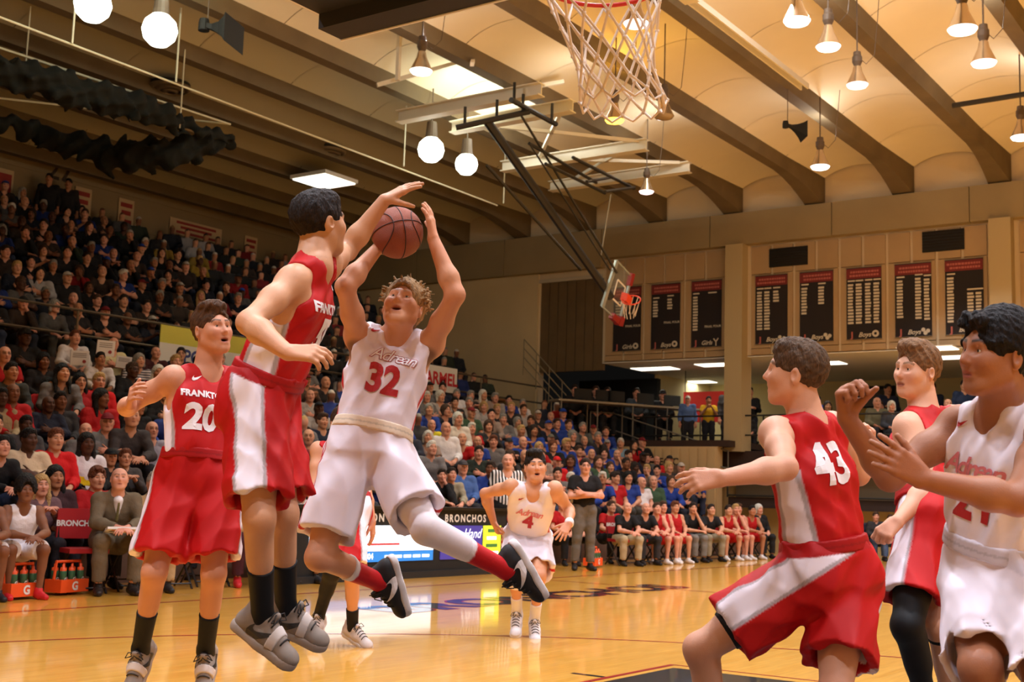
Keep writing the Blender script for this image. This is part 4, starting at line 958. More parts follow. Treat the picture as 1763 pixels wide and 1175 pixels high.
c = onY(278, 575, 16.5); t, Xv, Z, N = cloth_sign((c[0], 16.5, c[2]-.18), (1, 0, 0), 1, 1, [(-.03, 2.2, -.38, .02, WS), (-.03, 2.2, .02, .36, YS)], 'yellow and white SPORTS cloth sign on the deck railing')
decal('lettering', text_verts('SPORTS', .03), .36, (1.0, -.012, -.2), (1, 0, 0), (0, 0, 1), mat('sign_blue', (60, 70, 130), .8), t, lift=.004)
c = onY(787, 636, 16.5); t, Xv, Z, N = cloth_sign((c[0]-.9, 16.5, c[2]-.3), (1, 0, 0), 1, 1, [(-.9, .9, -.32, .3, WS)], 'white cloth sign with red CARMEL letters on the railing'); decal('lettering', text_verts('CARMEL', .035), .42, (.12, -.012, -.02), (1, 0, 0), (0, 0, 1), mat('sign_red', (196, 40, 44), .8), t, lift=.004)
c = onX(1218, 700, 29.5); t, Xv, Z, N = cloth_sign((29.5, c[1], c[2]), (0, -1, 0), 1, 1, [(-.75, .85, -.45, .42, mat('cloth_red', (206, 44, 30), .8))], 'plain red cloth hung in the gallery behind a yellow shirt')
for x_ in (-.7, .8): MB().tube([(0, -x_, .4), (0, -x_, 4.95-c[2])], .012, 5).build('cord', BLACK, t)

# ------------------------------------------------------------------ scoring table, chairs, courtside things
def scoretable():
    t = empty('scoring_table', (11.2, 8.75, 0)); tag(t, 'black scoring table with lit advertising screens and white lettering', 'table'); x0, x1 = -2.35, 2.35
    MB().box((x0, -.05, .08), (x1, .55, .94)).build('body', BLACK, t); MB().box((x0-.03, -.1, .94), (x1+.03, .6, .98)).build('top', mat('table_top', (22, 20, 20), .35), t); MB().box((x0, -.09, .0), (x1, .5, .09)).build('plinth', mat('plinth', (26, 25, 26), .6), t)
    SW = mat('screen_white', (220, 232, 240), .4, emit=(214, 232, 250), estr=1.7); SB = mat('screen_blue', (40, 120, 200), .4, emit=(40, 130, 214), estr=1.2); SP = mat('screen_violet', (60, 54, 130), .4, emit=(66, 58, 150), estr=1.0); SY = mat('screen_yellow', (210, 220, 60), .4, emit=(214, 224, 50), estr=1.2)
    z0, z1 = .24, .72
    MB().box((-1.95, -.062, z0+.14), (.55, -.05, z1)).build('screen', SW, t); MB().box((-1.95, -.062, z0), (.55, -.05, z0+.135)).build('screen', SB, t)
    MB().box((.72, -.062, z0), (1.72, -.05, z1)).build('screen', SP, t); MB().box((1.75, -.062, z0), (2.2, -.05, z1)).build('screen', SY, t)
    LT = mat('screen_text', (240, 246, 250), .5, emit=(240, 246, 255), estr=1.6); RTx = mat('screen_red', (200, 60, 60), .5, emit=(190, 60, 60), estr=.6); GT = mat('screen_green', (70, 120, 60), .5, emit=(70, 130, 60), estr=.6)
    decal('lettering', text_verts('JEFFERSON', .03, 0, 1.35), .15, (-1.0, -.055, .82), (1, 0, 0), (0, 0, 1), mat('letters_white', (225, 222, 216), .5), t, lift=.004); decal('lettering', text_verts('BRONCHOS', .03, 0, 1.35), .15, (1.3, -.055, .82), (1, 0, 0), (0, 0, 1), MATS['letters_white'], t, lift=.004)
    decal('lettering', text_verts('423-8804', .03), .11, (-.95, -.066, z0+.07), (1, 0, 0), (0, 0, 1), LT, t, lift=.004)
    for k in range(5): MB().box((-.5+.2*k, -.066, z0+.045), (-.34+.2*k, -.062, z0+.085)).build('print', LT, t)
    for k, (a, b) in enumerate(((-1.7, -.9), (-.7, .3), (-1.5, -.2))): MB().box((a, -.066, z1-.08-.09*k), (b, -.062, z1-.055-.09*k)).build('print', RTx if k == 2 else mat('screen_pale', (190, 206, 220), .5, emit=(190, 210, 230), estr=1.2), t)
    decal('lettering', text_verts('Hand', .0, .4), .2, (1.45, -.066, z1-.12), (1, 0, 0), (0, 0, 1), LT, t, lift=.004)
    for k in range(4): MB().box((1.8+.02*k, -.066, z0+.05+.11*k), (2.14-.03*k, -.062, z0+.1+.11*k)).build('print', GT if k % 2 else LT, t)
scoretable()
def chair_proto():
    t = empty('team_chair'); RP = mat('chair_red', (168, 28, 34), .5); FRM = mat('chair_frame', (40, 36, 34), .4, .4)
    MB().box((-.21, -.22, .42), (.21, .2, .47)).build('seat', RP, t)
    v = MB(); v.box((-.22, .2, .56), (.22, .235, .88)); v.build('backrest', RP, t)
    decal('lettering', text_verts('BRONCHOS', .035), .085, (0, .2, .72), (1, 0, 0), (0, 0, 1), mat('letters_white', (225, 222, 216), .5), t, lift=.004)
    for s in (-1, 1):
        MB().tube([(s*.2, .22, .88), (s*.2, .2, .45), (s*.2, -.24, 0)], .013, 6).build('leg', FRM, t); MB().tube([(s*.2, -.2, .44), (s*.2, .26, 0)], .013, 6).build('leg', FRM, t)
    MB().tube([(-.2, .24, .1), (.2, .24, .1)], .01, 6).build('stretcher', FRM, t); MB().tube([(-.2, -.2, .06), (.2, -.2, .06)], .01, 6).build('stretcher', FRM, t)
    return t
def copy_tree(o, parent=None):
    c = o.copy(); COL.objects.link(c); c.parent = parent
    for ch in o.children: copy_tree(ch, c)
    return c
CH0 = chair_proto(); _first = [True]
def chair(x, y, rz, label, group):
    o = CH0 if _first[0] else copy_tree(CH0); _first[0] = False
    o.location = (x, y, 0); o.rotation_euler = (0, 0, rz); tag(o, label, 'chair', group); return o
def carrier(x, y, label):
    t = empty('bottle_carrier', (x, y, 0), .2); tag(t, label, 'bottle carrier', 'orange bottle carriers'); OR = mat('carrier_orange', (232, 84, 28), .5); GR = mat('bottle_green', (52, 96, 66), .35)
    MB().box((-.2, -.11, .03), (.2, .11, .16)).build('crate', OR, t); MB().tube([(-.19, 0, .16), (-.17, 0, .34), (.17, 0, .34), (.19, 0, .16)], .016, 8).build('handle', OR, t)
    decal('lettering', text_verts('G', .04), .12, (0, -.11, .09), (1, 0, 0), (0, 0, 1), mat('letters_white', (225, 222, 216), .5), t, lift=.004)
    for i in (-1, 0, 1):
        for j in (-1, 1):
            b = MB().lathe([(0, .05), (.036, .05), (.037, .24), (.03, .26), (0, .262)], (i*.125, j*.055, 0), 12).build('bottle', GR, t, True)
            MB().lathe([(.034, .245), (.034, .275), (.014, .285), (.012, .315), (0, .32)], (i*.125, j*.055, 0), 12).build('cap', OR, b, True); decal('lettering', text_verts('G', .03), .05, (i*.125, j*.055-.037, .16), (1, 0, 0), (0, 0, 1), MATS['letters_white'], b, lift=.002)
carrier(5.25, 8.75, 'orange bottle carrier at the left picture edge by dark shoes'); carrier(5.95, 8.95, 'orange bottle carrier between red shoes of the seated player'); carrier(16.5, 8.9, 'orange bottle carrier beside the standing coach')
RED, WHITE = (184, 14, 16), (236, 226, 236)
def player(label, J, g=1., skin=(224, 172, 142), hair=('short', (70, 48, 32)), jersey=RED, side=WHITE, shorts=RED, stripe=WHITE, hands=None, mouth=0., hemt=.8,
           sock=(16, 16, 18), sockh=.22, shoe=None, stub=0., band=None, sleeve=None, iris=(70, 50, 35), look=(0, 1, 0), hb=.0095, seed=1, shr=(.118, .128), pip=None, jloose=.014, sockL=None, brow=1., pit=None, arm=.082):
    fig = Fig(J, g); J = fig.J; base = np.array([J['pel'][0], J['pel'][1], min(J['anL'][2], J['anR'][2])-.1])
    prims = fig.torso() + fig.neckp(); boxes = []
    for q in 'LR': prims += fig.arm(q)+fig.leg(q)+fig.foot(q)
    prims += fig.headp(mouth)
    hc = J['head']; boxes.append((hc-.155*g, hc+.155*g))
    hands = hands or {}
    for q in 'LR':
        d, n, kw = hands.get(q, (nrm(J['wr'+q]-J['el'+q]), np.cross(nrm(J['wr'+q]-J['el'+q]), fig.fw), {}))
        hp = fig.handp(q, d, n, **kw); prims += hp; boxes.append(bounds(hp, .008))
    V, F = body_mesh(fig, prims, hb, .0042, boxes)
    body = put('person', (V, F), base, SKIN, None, skincol(fig, V, skin, hair[1], stub=stub, mouth=mouth, brow=brow, pit=pit))
    tag(body, label, 'person', 'basketball players on the court')
    for sg in (-1, 1):
        ev, ef, ec = eye_mesh(fig, sg, iris, look); put('eye', (ev, ef), base, EYEM, body, ec)
    hair_mesh(fig, hair[0], .0042, hair[1], seed, body, base)
    # jersey
    P = fig.torso(jloose)
    for q in 'LR':
        sg = 1 if q == 'L' else -1
        P.append(neg(C(J['sh'+q]+sg*.035*g*fig.L+.0*fig.up, lerp(J['sh'+q], J['el'+q], .6)+sg*.02*fig.L, arm*g, .085*g, .012)))
        P.append(neg(C(J['sh'+q]+sg*.05*g*fig.L, J['sh'+q]-fig.up*.11*g+sg*.05*g*fig.L, .078*g, .06*g, .012)))
    P += [neg(C(J['neck']+.02*g*fig.up, fig.hl(0, 0, -.03), .076*g, .08*g, .01)), neg(E(J['neck']+fig.fw*.09*g-.005*g*fig.up, [fig.L, fig.fw, fig.up], np.array([.056, .085, .07])*g, .012)),
          ('&', J['pel']+fig.up*.08*g, -fig.up)]
    V, F = surf(P, .0076, .03, fold_disp(fig.up*.8+fig.L*.5, .008, 62, seed))
    V = smoothv(V, F, 2); rel = V-J['pel']; u = rel@fig.L; v = rel@fig.fw-.0; hgt = rel@fig.up
    ang = np.degrees(np.arctan2(np.abs(v+.012), np.abs(u)))
    col = colarr(V, jersey)
    if side:
        wd = 30-18*np.clip(hgt/.5, 0, 1)
        f = (1-sstep(wd-1.5, wd+1.5, ang))*(hgt < .40*g); edge = sstep(wd-7, wd-5, ang)*f; col = mixc(col, srgb(*side), f); col = mixc(col, srgb(150, 138, 138), edge*.8)
    if pip: f = 1-sstep(3, 6, np.abs(ang-12)); f *= (hgt < .36*g); col = mixc(col, srgb(*pip), f)
    jo = put('jersey', (V, F), base, CLOTH, body, col); jo.data.name = 'jersey'
    jb = BVHTree.FromPolygons(V.tolist(), F.tolist())
    # shorts
    P = [p for p in fig.torso(.024)]
    P = [P[1], P[7], P[5], P[11], C(J['pel']-.02*fig.fh, J['pel']-.02*fig.fh+.1*g*fig.up, .125*g, .118*g, .05)]
    for q in 'LR':
        a, b = J['hp'+q], J['kn'+q]; th = nrm(b-a); hem = lerp(a, b, hemt)
        P.append(X(a+.01*fig.up, b, shr[0]*.93*g, shr[1]*.96*g, .03, hem, th))
    for q in 'LR':
        a, b = J['hp'+q], J['kn'+q]; th = nrm(b-a)
        P.append(neg(C(lerp(a, b, hemt-.1), lerp(a, b, hemt+.25), shr[0]*.7*g, (shr[1]*.96-.014)*g, .01)))
    P.append(('&', J['pel']+fig.up*.125*g, fig.up))
    V, F = surf(P, .0076, .03, fold_disp(nrm(J['knL']+J['knR']-J['hpL']-J['hpR']), .0105, 52, seed+3))
    V = smoothv(V, F, 2); col = colarr(V, shorts)
    for q in 'LR':
        a, b = J['hp'+q], J['kn'+q]; th = nrm(b-a); lat = fig.Lh*(1 if q == 'L' else -1); lat = nrm(lat-th*(lat@th)); oth = np.cross(th, lat)
        r = V-a; mine = (V-J['pel'])@fig.Lh*(1 if q == 'L' else -1) > -.01
        aa = np.degrees(np.arctan2(np.abs(r@oth), r@lat))
        if stripe: f = (1-sstep(26, 29, aa))*mine; e = sstep(21, 23, aa)*f; col = mixc(col, srgb(*stripe), f); col = mixc(col, srgb(150, 138, 138), e*.8)
        if pip:
            wv = 3*np.sin((r@th)*90); f = (1-sstep(3, 5, np.abs(aa-6+wv)))*mine; col = mixc(col, srgb(*pip), f)
    hgt = (V-J['pel'])@fig.up
    bc = band if band else shorts
    col = mixc(col, np.array(srgb(*bc))*(1 if band else .8), sstep(.075*g, .08*g, hgt))
    so = put('shorts', (V, F), base, CLOTH, body, col)
    P = fig.torso(.033); V2, F2 = surf([P[1], P[7], C(J['pel']-.02*fig.fh+.05*fig.up, J['pel']-.02*fig.fh+.16*g*fig.up, .13*g, .124*g, .05), ('&', J['pel']+fig.up*.078*g, -fig.up), ('&', J['pel']+fig.up*.13*g, fig.up)], .006)
    c2 = colarr(V2, bc)*(1 if band else .75); h2 = (V2-J['pel'])@fig.up; put('waistband', (V2, F2), base, CLOTH, so, c2*(1-.25*(np.abs(h2-.104*g) < .004))[:, None])
    sb = BVHTree.FromPolygons(V.tolist(), F.tolist())
    # socks, sleeves, shoes
    for q in 'LR':
        an, kn = J['an'+q], J['kn'+q]; sh = nrm(kn-an)
        P = [p for p in fig.leg(q, .007)][4:6]+[C(an-fig.footup(q)*.03, an, .042*g, .042*g, .02), ('&', an+sh*sockh*g*.9, sh)]
        V, F = surf(P, .008); c = colarr(V, sock)
        if sockL: f = sstep(sockh*.9*g-.035, sockh*.9*g-.03, (V-an)@sh); c = mixc(c, srgb(*sockL), f)
        put('sock', (V, F), base, CLOTH, body, c)
        if sleeve and q in sleeve:
            t0, t1, sc = sleeve[q]; a, b = J['hp'+q], J['kn'+q]; th = nrm(b-a)
            P = fig.leg(q, .006)+[('&', lerp(a, b, t0), -th), ('&', lerp(kn, an, t1), -sh) if t1 >= 0 else ('&', lerp(a, b, -t1), th)]
            V, F = surf(P, .008); put('leg_sleeve', (V, F), base, CLOTH, body, colarr(V, sc))
        kw = dict(shoe or {}); shoe_objs(fig, q, base, body, **kw)
    return dict(fig=fig, body=body, jersey=jo, jb=jb, shorts=so, sb=sb, base=base, g=g)
def on_chest(pl, name, shape, size, du, dv, m, back=False, aspect=1., ang=0., up=None):
    f = pl['fig']; N = f.fw*(-1 if back else 1); Yv = f.up; Xv = np.cross(Yv, N)
    if ang: Xv, Yv = Xv*math.cos(ang)+Yv*math.sin(ang), Yv*math.cos(ang)-Xv*math.sin(ang)
    o = f.chest+Yv*dv+Xv*du
    return decal(name, shape, size, o, Xv, Yv, m, pl['jersey'], pl['jb'], .0035, .02, pl['base'], aspect)
PRINT_W = mat('print_white', (238, 232, 235), .6); PRINT_R = mat('print_red', (176, 24, 28), .6); PRINT_P = mat('print_pink', (214, 120, 128), .6); PRINT_G = mat('print_grey', (150, 138, 138), .6)
PL = {}
GREYSHOE = dict(upc=(142, 128, 116), solec=(165, 150, 138), strap=(214, 202, 194), logo=(40, 38, 38))
BLACKSHOE = dict(upc=(22, 22, 24), solec=(225, 222, 222), logo=(238, 236, 236))

# --- shooter in white, 32
def p_shooter():
    J = {}; J['pel'] = at(634, 778, 5.62)
    J['neck'] = jn(J['pel'], 681, 577, .57, 1)
    J['shR'] = jn(J['neck'], 616, 578, .185, -1); J['shL'] = jn(J['neck'], 742, 592, .185, -1)
    J['elR'] = jn(J['shR'], 594, 494, .30, -1); J['wrR'] = jn(J['elR'], 650, 428, .265, 1)
    J['elL'] = jn(J['shL'], 784, 508, .30, -1); J['wrL'] = jn(J['elL'], 746, 412, .285, 1)
    J['hpR'] = jn(J['pel'], 602, 792, .092, -1); J['hpL'] = jn(J['pel'], 668, 792, .092, -1)
    J['knR'] = jn(J['hpR'], 549, 960, .47, -1); J['anR'] = jn(J['knR'], 652, 1002, .43, 1)
    J['knL'] = jn(J['hpL'], 734, 912, .47, -1); J['anL'] = jn(J['knL'], 872, 982, .44, 1)
    J['ftR'] = cdir(.22, -1, -.25); J['fuR'] = cdir(-1, -.15, .55); J['ftL'] = cdir(.5, -.86, -.1); J['fuL'] = cdir(-.8, -.5, .35)
    J['head'] = jn(J['neck'], 693, 530, .16, -1); J['hf'] = cdir(-.08, .55, .83); J['hu'] = cdir(.16, .8, -.5)
    hands = {'R': (cdir(.86, -.28, -.25), cdir(-.4, -.85, .2), dict(curl=(.25, .3, .2), spread=.25, thumb=.75)),
             'L': (cdir(-.12, 1, -.1), cdir(.95, .1, .25), dict(curl=(.12, .18, .12), spread=.2, thumb=.6, tcurl=.35))}
    p = player('player in white uniform number 32 jumping with the basketball raised overhead', J, 1., (206, 148, 112), ('messy', (150, 116, 74)), WHITE, None, WHITE, None, hands, .008, .78,
               (196, 24, 30), .26, BLACKSHOE, band=(232, 214, 190), pip=(190, 30, 34), seed=5, sleeve={'L': (.55, .72, (232, 224, 230))}, sockL=(232, 226, 230), shr=(.122, .14), brow=.6, pit=(84, 58, 38))
    on_chest(p, 'number', text_verts('32', .045), .178, -.0, -.045, PRINT_R, aspect=.86)
    on_chest(p, 'lettering', text_verts('Adrean', .035, .35, .86), .08, .02, .075, PRINT_R, ang=-.06)
    on_chest(p, 'lettering', text_verts('Adrean', .006, .35, .86), .08, .02, .075, PRINT_W, ang=-.06).location = p['fig'].fw*.0015
    on_chest(p, 'logo', swoosh_poly(), .045, -.085, .19, PRINT_R)
    PL['32'] = p
    c = (J['wrR']+J['wrL'])/2; D = (c-CAM)@FW
    return D
ball_depth = p_shooter()

# --- defender in red, airborne, seen from behind his right side
def p_defender():
    J = {}; J['pel'] = at(449, 690, 4.98)
    J['neck'] = jn(J['pel'], 545, 446, .57, 1)
    J['shR'] = jn(J['neck'], 503, 487, .195, -1); J['shL'] = jn(J['neck'], 562, 456, .19, 1)
    J['elR'] = jn(J['shR'], 428, 556, .31, -1); J['wrR'] = jn(J['elR'], 495, 608, .27, -1)
    J['elL'] = jn(J['shL'], 597, 432, .31, 1); J['wrL'] = jn(J['elL'], 662, 345, .27, 1)
    J['hpR'] = jn(J['pel'], 441, 702, .095, -1); J['hpL'] = jn(J['pel'], 456, 700, .095, 1)
    J['knR'] = jn(J['hpR'], 446, 892, .47, -1); J['anR'] = jn(J['knR'], 452, 1062, .45, 1)
    J['knL'] = jn(J['hpL'], 487, 885, .47, -1); J['anL'] = jn(J['knL'], 492, 1046, .45, 1)
    J['ftR'] = cdir(.84, -.52, .35); J['fuR'] = cdir(.5, .85, .15); J['ftL'] = cdir(.92, -.38, .1); J['fuL'] = cdir(.36, .9, .25)
    J['head'] = jn(J['neck'], 551, 386, .168, 1); J['hf'] = cdir(.74, .06, -.67); J['hu'] = cdir(-.05, 1, 0)
    hands = {'R': (cdir(.95, .02, .1), cdir(.1, .75, .65), dict(curl=(.45, .5, .3), spread=.12, thumb=.5, tcurl=.5)),
             'L': (cdir(.82, .5, 0), cdir(-.4, .75, .45), dict(curl=(.08, .15, .1), spread=.18, thumb=.6, tcurl=.5))}
    p = player('player in red airborne beside the shooter, arm stretched over the basketball', J, 1.03, (206, 154, 118), ('short', (32, 23, 18)), RED, WHITE, RED, WHITE, hands, 0, .86,
               (16, 16, 18), .24, GREYSHOE, stub=.2, seed=11, shr=(.128, .135), jloose=.011, arm=.094)
    on_chest(p, 'number', text_verts('50', .04), .2, .06, -.06, PRINT_W, aspect=.9)
    on_chest(p, 'lettering', text_verts('FRANKTON', .04, .0), .052, .0, .06, PRINT_W)
    on_chest(p, 'logo', swoosh_poly(), .045, .09, .15, PRINT_W)
    PL['50'] = p
p_defender()

# --- player in red, 20
def p_twenty():
    J = {}; J['pel'] = at(338, 822, 6.15)
    J['neck'] = jn(J['pel'], 356, 640, .54, 1)
    J['shR'] = jn(J['neck'], 298, 652, .19, -1); J['shL'] = jn(J['neck'], 415, 650, .19, 1)
    J['elR'] = jn(J['shR'], 218, 702, .30, 1); J['wrR'] = jn(J['elR'], 224, 698, .26, -1)
    J['elL'] = jn(J['shL'], 440, 745, .30, 1); J['wrL'] = jn(J['elL'], 430, 830, .26, -1)
    J['hpR'] = jn(J['pel'], 303, 832, .1, -1); J['hpL'] = jn(J['pel'], 374, 832, .1, -1)
    J['knR'] = jn(J['hpR'], 266, 985, .46, -1); J['anR'] = jn(J['knR'], 242, 1118, .45, 1)
    J['knL'] = jn(J['hpL'], 368, 988, .46, -1); J['anL'] = jn(J['knL'], 354, 1122, .45, 1)
    J['ftR'] = cdir(-.12, -.62, .7); J['ftL'] = cdir(.06, -.62, .7); J['fuR'] = cdir(0, .8, .5); J['fuL'] = cdir(0, .8, .5)
    J['head'] = jn(J['neck'], 366, 570, .17, -1); J['hf'] = cdir(.74, .2, .64); J['hu'] = cdir(-.06, 1, -.08)
    hands = {'R': (cdir(.25, .6, .7), cdir(.1, .5, .6), dict(curl=(.5, .55, .35), spread=.2, thumb=.6)), 'L': (cdir(0, -1, .2), cdir(1, 0, 0), {})}
    p = player('player in red uniform number 20 standing at the frame bottom, mouth open', J, 1.0, (204, 144, 112), ('quiff', (78, 52, 32)), RED, WHITE, RED, WHITE, hands, .006, .84,
               (16, 16, 18), .24, GREYSHOE, seed=21, shr=(.122, .142), brow=1)
    on_chest(p, 'number', text_verts('20', .045), .175, -.055, -.06, PRINT_W, aspect=.95)
    on_chest(p, 'lettering', text_verts('FRANKTON', .05, 0, 1.05), .044, -.05, .06, PRINT_W, aspect=.98)
    on_chest(p, 'logo', swoosh_poly(), .05, -.085, .145, PRINT_W)
    PL['20'] = p
p_twenty()

# --- player in white, 4, running towards the lens
def p_four():
    J = {}; J['pel'] = at(907, 928, 10.45)
    J['neck'] = jn(J['pel'], 919, 843, .52, -1)
    J['shR'] = jn(J['neck'], 880, 838, .19, -1); J['shL'] = jn(J['neck'], 955, 842, .19, -1)
    J['elR'] = jn(J['shR'], 835, 850, .31, 1); J['wrR'] = jn(J['elR'], 850, 900, .26, 1)
    J['elL'] = jn(J['shL'], 980, 878, .31, 1); J['wrL'] = jn(J['elL'], 980, 902, .26, -1)
    J['hpR'] = jn(J['pel'], 890, 934, .1, -1); J['hpL'] = jn(J['pel'], 926, 934, .1, -1)
    J['knR'] = jn(J['hpR'], 888, 985, .46, -1); J['anR'] = jn(J['knR'], 890, 1056, .45, 1)
    J['knL'] = jn(J['hpL'], 928, 992, .46, -1); J['anL'] = jn(J['knL'], 920, 1070, .45, 1)
    J['ftR'] = cdir(-.1, -.45, .9); J['ftL'] = cdir(.05, -.35, .9); J['fuR'] = cdir(0, 1, .3); J['fuL'] = cdir(0, 1, .3)
    J['head'] = jn(J['neck'], 922, 805, .17, -1); J['hf'] = cdir(.1, .2, .95); J['hu'] = cdir(-.02, 1, -.2)
    hands = {'R': (cdir(.3, -.9, 0), cdir(-1, 0, .3), dict(curl=(.9, .9, .6))), 'L': (cdir(-.5, -.6, .5), cdir(.2, .6, .6), dict(curl=(.15, .2, .1), spread=.3))}
    p = player('player in white uniform number 4 running forward between the scoring table and bench', J, 1., (208, 150, 116), ('quiff', (28, 20, 17)), WHITE, None, WHITE, None, hands, .006, .82,
               (232, 228, 230), .2, dict(upc=(226, 220, 222), solec=(232, 228, 228)), pip=(190, 30, 34), seed=31, sleeve={'R': (.6, .35, (228, 220, 224))}, shr=(.125, .15))
    on_chest(p, 'number', text_verts('4', .045), .17, -.0, -.055, PRINT_R)
    on_chest(p, 'lettering', text_verts('Adrean', .02, .35, .86), .085, 0, .04, PRINT_P)
    on_chest(p, 'logo', swoosh_poly(), .045, -.085, .14, PRINT_R)
    w = MB(); a, b = J['elL'], J['wrL']; d = nrm(b-a)
    w.tube([lerp(a, b, .86)-p['base'], lerp(a, b, 1.04)-p['base']], .038, 14); w.build('wristband', mat('wristband', (236, 230, 230), .8), p['body'], True)
    PL['4'] = p
p_four()

# --- player in red half hidden behind the shooter
def p_hidden():
    J = {}; J['pel'] = at(600, 882, 9.35)
    J['neck'] = jn(J['pel'], 590, 768, .54, 1)
    J['shR'] = jn(J['neck'], 548, 775, .19, 1); J['shL'] = jn(J['neck'], 628, 775, .19, 1)
    J['elL'] = jn(J['shL'], 630, 848, .31, -1); J['wrL'] = jn(J['elL'], 641, 900, .26, -1)
    J['elR'] = jn(J['shR'], 540, 840, .31, -1); J['wrR'] = jn(J['elR'], 545, 890, .26, -1)
    J['hpR'] = jn(J['pel'], 580, 885, .1, -1); J['hpL'] = jn(J['pel'], 602, 888, .1, -1)
    J['knR'] = jn(J['hpR'], 572, 985, .46, -1); J['anR'] = jn(J['knR'], 549, 1062, .45, 1)
    J['knL'] = jn(J['hpL'], 606, 990, .46, -1); J['anL'] = jn(J['knL'], 607, 1080, .45, 1)
    J['ftR'] = cdir(-.1, -.3, .9); J['ftL'] = cdir(.75, -.3, .6); J['fuR'] = cdir(0, 1, .3); J['fuL'] = cdir(0, 1, .3)
    J['head'] = jn(J['neck'], 590, 730, .175, -1); J['hf'] = cdir(.4, .1, .9); J['hu'] = cdir(0, 1, 0)
    hands = {'L': (cdir(.1, -1, .1), cdir(1, 0, .2), dict(curl=(.2, .25, .15)))}
    p = player('player in red with one black leg sleeve mostly hidden behind the shooter', J, 1., (208, 150, 116), ('short', (60, 40, 28)), RED, WHITE, RED, WHITE, hands, 0, .85,
               (16, 16, 18), .18, dict(upc=(205, 192, 186), solec=(214, 205, 200)), seed=41, sleeve={'R': (.5, .97, (24, 22, 24))})
    PL['h'] = p
p_hidden()

# --- player in red crouching at the right, seen from behind
def p_crouch():
    J = {}; J['pel'] = at(1424, 985, 4.75)
    J['neck'] = jn(J['pel'], 1390, 722, .56, 1)
    J['shL'] = jn(J['neck'], 1336, 748, .19, -1); J['shR'] = jn(J['neck'], 1432, 738, .19, 1)
    J['elL'] = jn(J['shL'], 1352, 806, .30, -1); J['wrL'] = jn(J['elL'], 1244, 824, .27, -1)
    J['elR'] = jn(J['shR'], 1478, 818, .30, 1); J['wrR'] = jn(J['elR'], 1500, 780, .27, 1)
    J['hpL'] = jn(J['pel'], 1392, 1000, .1, -1); J['hpR'] = jn(J['pel'], 1456, 1000, .1, 1)
    J['knL'] = jn(J['hpL'], 1205, 1118, .48, -1); J['anL'] = jn(J['knL'], 1235, 1310, .46, 1)
    J['knR'] = jn(J['hpR'], 1438, 1195, .48, -1); J['anR'] = jn(J['knR'], 1520, 1345, .46, 1)
    J['ftL'] = cdir(-.9, -.35, .1); J['ftR'] = cdir(-.85, -.35, -.3); J['fuL'] = cdir(0, 1, .2); J['fuR'] = cdir(0, 1, .2)
    J['head'] = jn(J['neck'], 1368, 644, .17, -1); J['hf'] = cdir(-.93, .1, -.3); J['hu'] = cdir(.04, 1, 0)
    hands = {'L': (cdir(-1, -.08, .0), cdir(-.1, .55, .8), dict(curl=(.35, .4, .25), spread=.2, thumb=.6, tcurl=.5)), 'R': (cdir(0, 1, 0), cdir(1, 0, 0), dict(curl=(.8, .9, .5)))}
    p = player('player in red number 43 crouching with back turned and arm stretched sideways', J, 1.02, (214, 160, 130), ('short', (84, 62, 42)), RED, WHITE, RED, WHITE, hands, .002, .72,
               (16, 16, 18), .2, GREYSHOE, seed=51, shr=(.128, .15), sleeve={'L': (.6, -.76, (16, 16, 18))})
    on_chest(p, 'number', text_verts('43', .04), .215, -.04, .04, PRINT_W, back=True, aspect=.82)
    PL['43'] = p
p_crouch()

# --- player in red behind, black knee sleeve
def p_sleeve():
    J = {}; J['pel'] = at(1612, 900, 5.45)
    J['neck'] = jn(J['pel'], 1592, 712, .55, 1)
    J['shL'] = jn(J['neck'], 1562, 735, .19, -1); J['shR'] = jn(J['neck'], 1640, 722, .19, 1)
    J['elL'] = jn(J['shL'], 1598, 838, .31, -1); J['wrL'] = jn(J['elL'], 1546, 898, .27, -1)
    J['elR'] = jn(J['shR'], 1660, 830, .31, 1); J['wrR'] = jn(J['elR'], 1628, 868, .27, -1)
    J['hpL'] = jn(J['pel'], 1590, 912, .1, -1); J['hpR'] = jn(J['pel'], 1640, 912, .1, 1)
    J['knL'] = jn(J['hpL'], 1562, 1078, .47, -1); J['anL'] = jn(J['knL'], 1602, 1235, .46, 1)
    J['knR'] = jn(J['hpR'], 1618, 1078, .47, -1); J['anR'] = jn(J['knR'], 1640, 1240, .46, 1)
    J['ftL'] = cdir(-.8, -.35, .5); J['ftR'] = cdir(-.8, -.35, .4); J['fuL'] = cdir(0, 1, .2); J['fuR'] = cdir(0, 1, .2)
    J['head'] = jn(J['neck'], 1578, 640, .178, -1); J['hf'] = cdir(-.86, .06, .42); J['hu'] = cdir(.03, 1, 0)
    hands = {'L': (cdir(-.75, -.5, .3), cdir(-.3, .6, .7), dict(curl=(.85, .9, .6), thumb=.4, tcurl=.6)), 'R': (cdir(-.55, -.8, .2), cdir(-.4, .5, .7), dict(curl=(.5, .5, .3)))}
    p = player('player in red with black knee sleeve standing behind the crouching player', J, 1.0, (216, 164, 134), ('quiff', (120, 86, 56)), RED, WHITE, RED, WHITE, hands, 0, .74,
               (16, 16, 18), .2, GREYSHOE, seed=61, shr=(.122, .14), sleeve={'L': (.66, .62, (18, 18, 20))})
    PL['sl'] = p
    f = p['fig']; kn, an = f.J['knR'], f.J['anR']; sh = nrm(an-kn)
    V, F = surf(f.leg('R', .008)[4:]+[('&', lerp(kn, an, .09), -sh), ('&', lerp(kn, an, .14), sh)], .004); put('knee_strap', (V, F), p['base'], CLOTH, p['body'], colarr(V, (30, 30, 32)))
p_sleeve()

